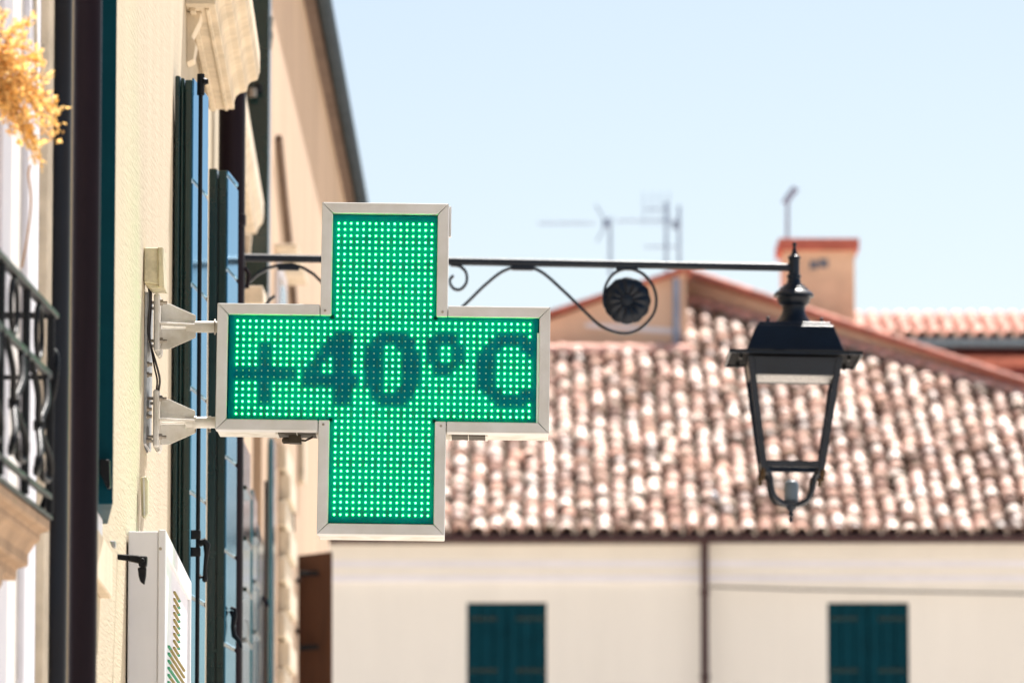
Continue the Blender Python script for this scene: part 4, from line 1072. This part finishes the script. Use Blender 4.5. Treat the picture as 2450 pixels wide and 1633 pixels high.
part('chimney_cap', MB().box((c0_.x, 67.92, c1_.z), (c1_.x, 68.88, c0_.z)), M['redbrick'], chm, bevel=0.008)
part('vent_hole', MB().box((at(1934, 0, 67.99).x, 67.985, zat(644, 68)), (at(1952, 0, 68).x, 68.05, zat(624, 68))).box((at(1956, 0, 67.99).x, 67.985, zat(640, 68)), (at(1977, 0, 68).x, 68.05, zat(620, 68))), M['socket'], chm)

# ------------------------------------------------------------------ red house at the right
rh = tag(empty('red_house', at(2300, 860, 78)), 'dark red house under a scalloped tile eave at right edge behind the chimney', 'house')
YD = 78.0
rx0, rx1 = xat(2052, 800, YD), xat(2780, 800, YD)
part('wall', MB().box((rx0 + 0.9, YD + 0.6, zat(1040, YD)), (rx1, YD + 4, zat(800, YD))), M['maroon'], rh)
part('soffit_board', MB().box((rx0, YD + 0.0, zat(822, YD)), (rx1, YD + 0.6, zat(808, YD))), M['socket'], rh)
part('fascia', MB().box((rx0 + 0.9, YD + 0.3, zat(866, YD)), (rx1, YD + 0.59, zat(846, YD))), M['redbrick'], rh)
rdk = part('roof', MB().prism([(rx0, YD + 0.05, zat(806, YD)), (rx0, YD + 1.75, zat(806, YD) + 1.75 * 0.28), (rx0, YD + 1.75, zat(830, YD)), (rx0, YD + 0.05, zat(810, YD))], (rx1 - rx0, 0, 0)), M['pan'], rh)
zd = zat(803, YD); rl2 = rh.location
n2 = int((rx1 - rx0) / 0.2)
tme2 = MB().add(tv_, tf_).mesh('tile', M['ridge'], smooth=40, recalc=False)
ang2 = math.atan(0.28)
for c in range(n2):
    for i in range(6):
        d = i * 0.29 - 0.08
        T = Matrix.Translation((rx0 + 0.1 + c * 0.2 + rt.uniform(-0.01, 0.01), YD + d, zd + d * 0.28 + 0.02)) @ Matrix.Rotation(ang2 - 0.03 + rt.gauss(0, 0.01), 4, 'X') @ Matrix.Scale(1.12, 4)
        o = place('tile', tme2, rdk); o.matrix_basis = Matrix.Translation(-rl2) @ T

# ------------------------------------------------------------------ aerials
def aerial(label, mast, items, Y):
    o = tag(empty('aerial', at(mast[0], mast[2], Y)), label, 'aerial', 'aerials on the far roofs')
    part('mast', MB().tube([at(mast[0], mast[2], Y), at(mast[0], mast[1], Y)], 0.022, 8), M['antenna'], o, smooth=50)
    for kind, u0, u1, v in items:
        b = part('boom', MB().tube([at(u0, v, Y - 0.03), at(u1, v, Y - 0.03)], 0.013, 8), M['antenna'], o, smooth=50)
        nE = max(3, int(abs(u1 - u0) / 14))
        for i in range(nE):
            uu = lin(u0, u1, i / (nE - 1)); hlen = 0.10 if kind == 'y' else 0.22
            p = at(uu, v, Y - 0.03)
            part('element', MB().tube([p + Vector((0, -hlen, 0.02)), p + Vector((0, hlen, -0.02))], 0.007, 6) if kind == 'y' else MB().tube([p + Vector((0, 0, -hlen)), p + Vector((0, 0, hlen))], 0.007, 6), M['antenna'], b)
    return o
a1_ = aerial('low yagi aerial with long boom left of the aerial cluster', (1460, 520, 660), [('y', 1290, 1420, 534)], 74)
p = at(1452, 534, 73.97)
part('dipole_box', MB().box((p.x - 0.06, p.y - 0.03, p.z - 0.06), (p.x + 0.06, p.y + 0.03, p.z + 0.06)), M['antenna'], a1_, bevel=0.01)
part('reflector', MB().tube([at(1425, 490, 73.9), at(1452, 534, 73.9), at(1428, 578, 73.9)], 0.014, 6), M['antenna'], a1_)
a2_ = aerial('tall aerial cluster of stacked booms above the peach gable', (1594, 482, 668), [('y', 1478, 1625, 528), ('v', 1540, 1600, 500), ('y', 1545, 1625, 590)], 74)
part('mast', MB().tube([at(1625, 492, 74), at(1625, 668, 74)], 0.022, 8), M['antenna'], a2_)
p = at(1620, 538, 73.95)
part('dipole_box', MB().box((p.x - 0.07, p.y - 0.03, p.z - 0.06), (p.x + 0.05, p.y + 0.03, p.z + 0.06)), M['antenna'], a2_, bevel=0.01)
a3_ = aerial('thin mast with a small tilted flat top above the chimney', (1884, 475, 585), [], 69)
dish = part('dish', MB().hexa([(-0.05, -0.02, -0.13), (0.03, -0.02, -0.13), (0.03, 0.02, -0.13), (-0.05, 0.02, -0.13), (-0.02, -0.02, 0.12), (0.07, -0.02, 0.12), (0.07, 0.02, 0.12), (-0.02, 0.02, 0.12)]), M['antenna'], a3_, local=True, bevel=0.01)
dish.location = at(1890, 466, 69) - a3_.location
dish.rotation_euler = (0, R(28), 0)
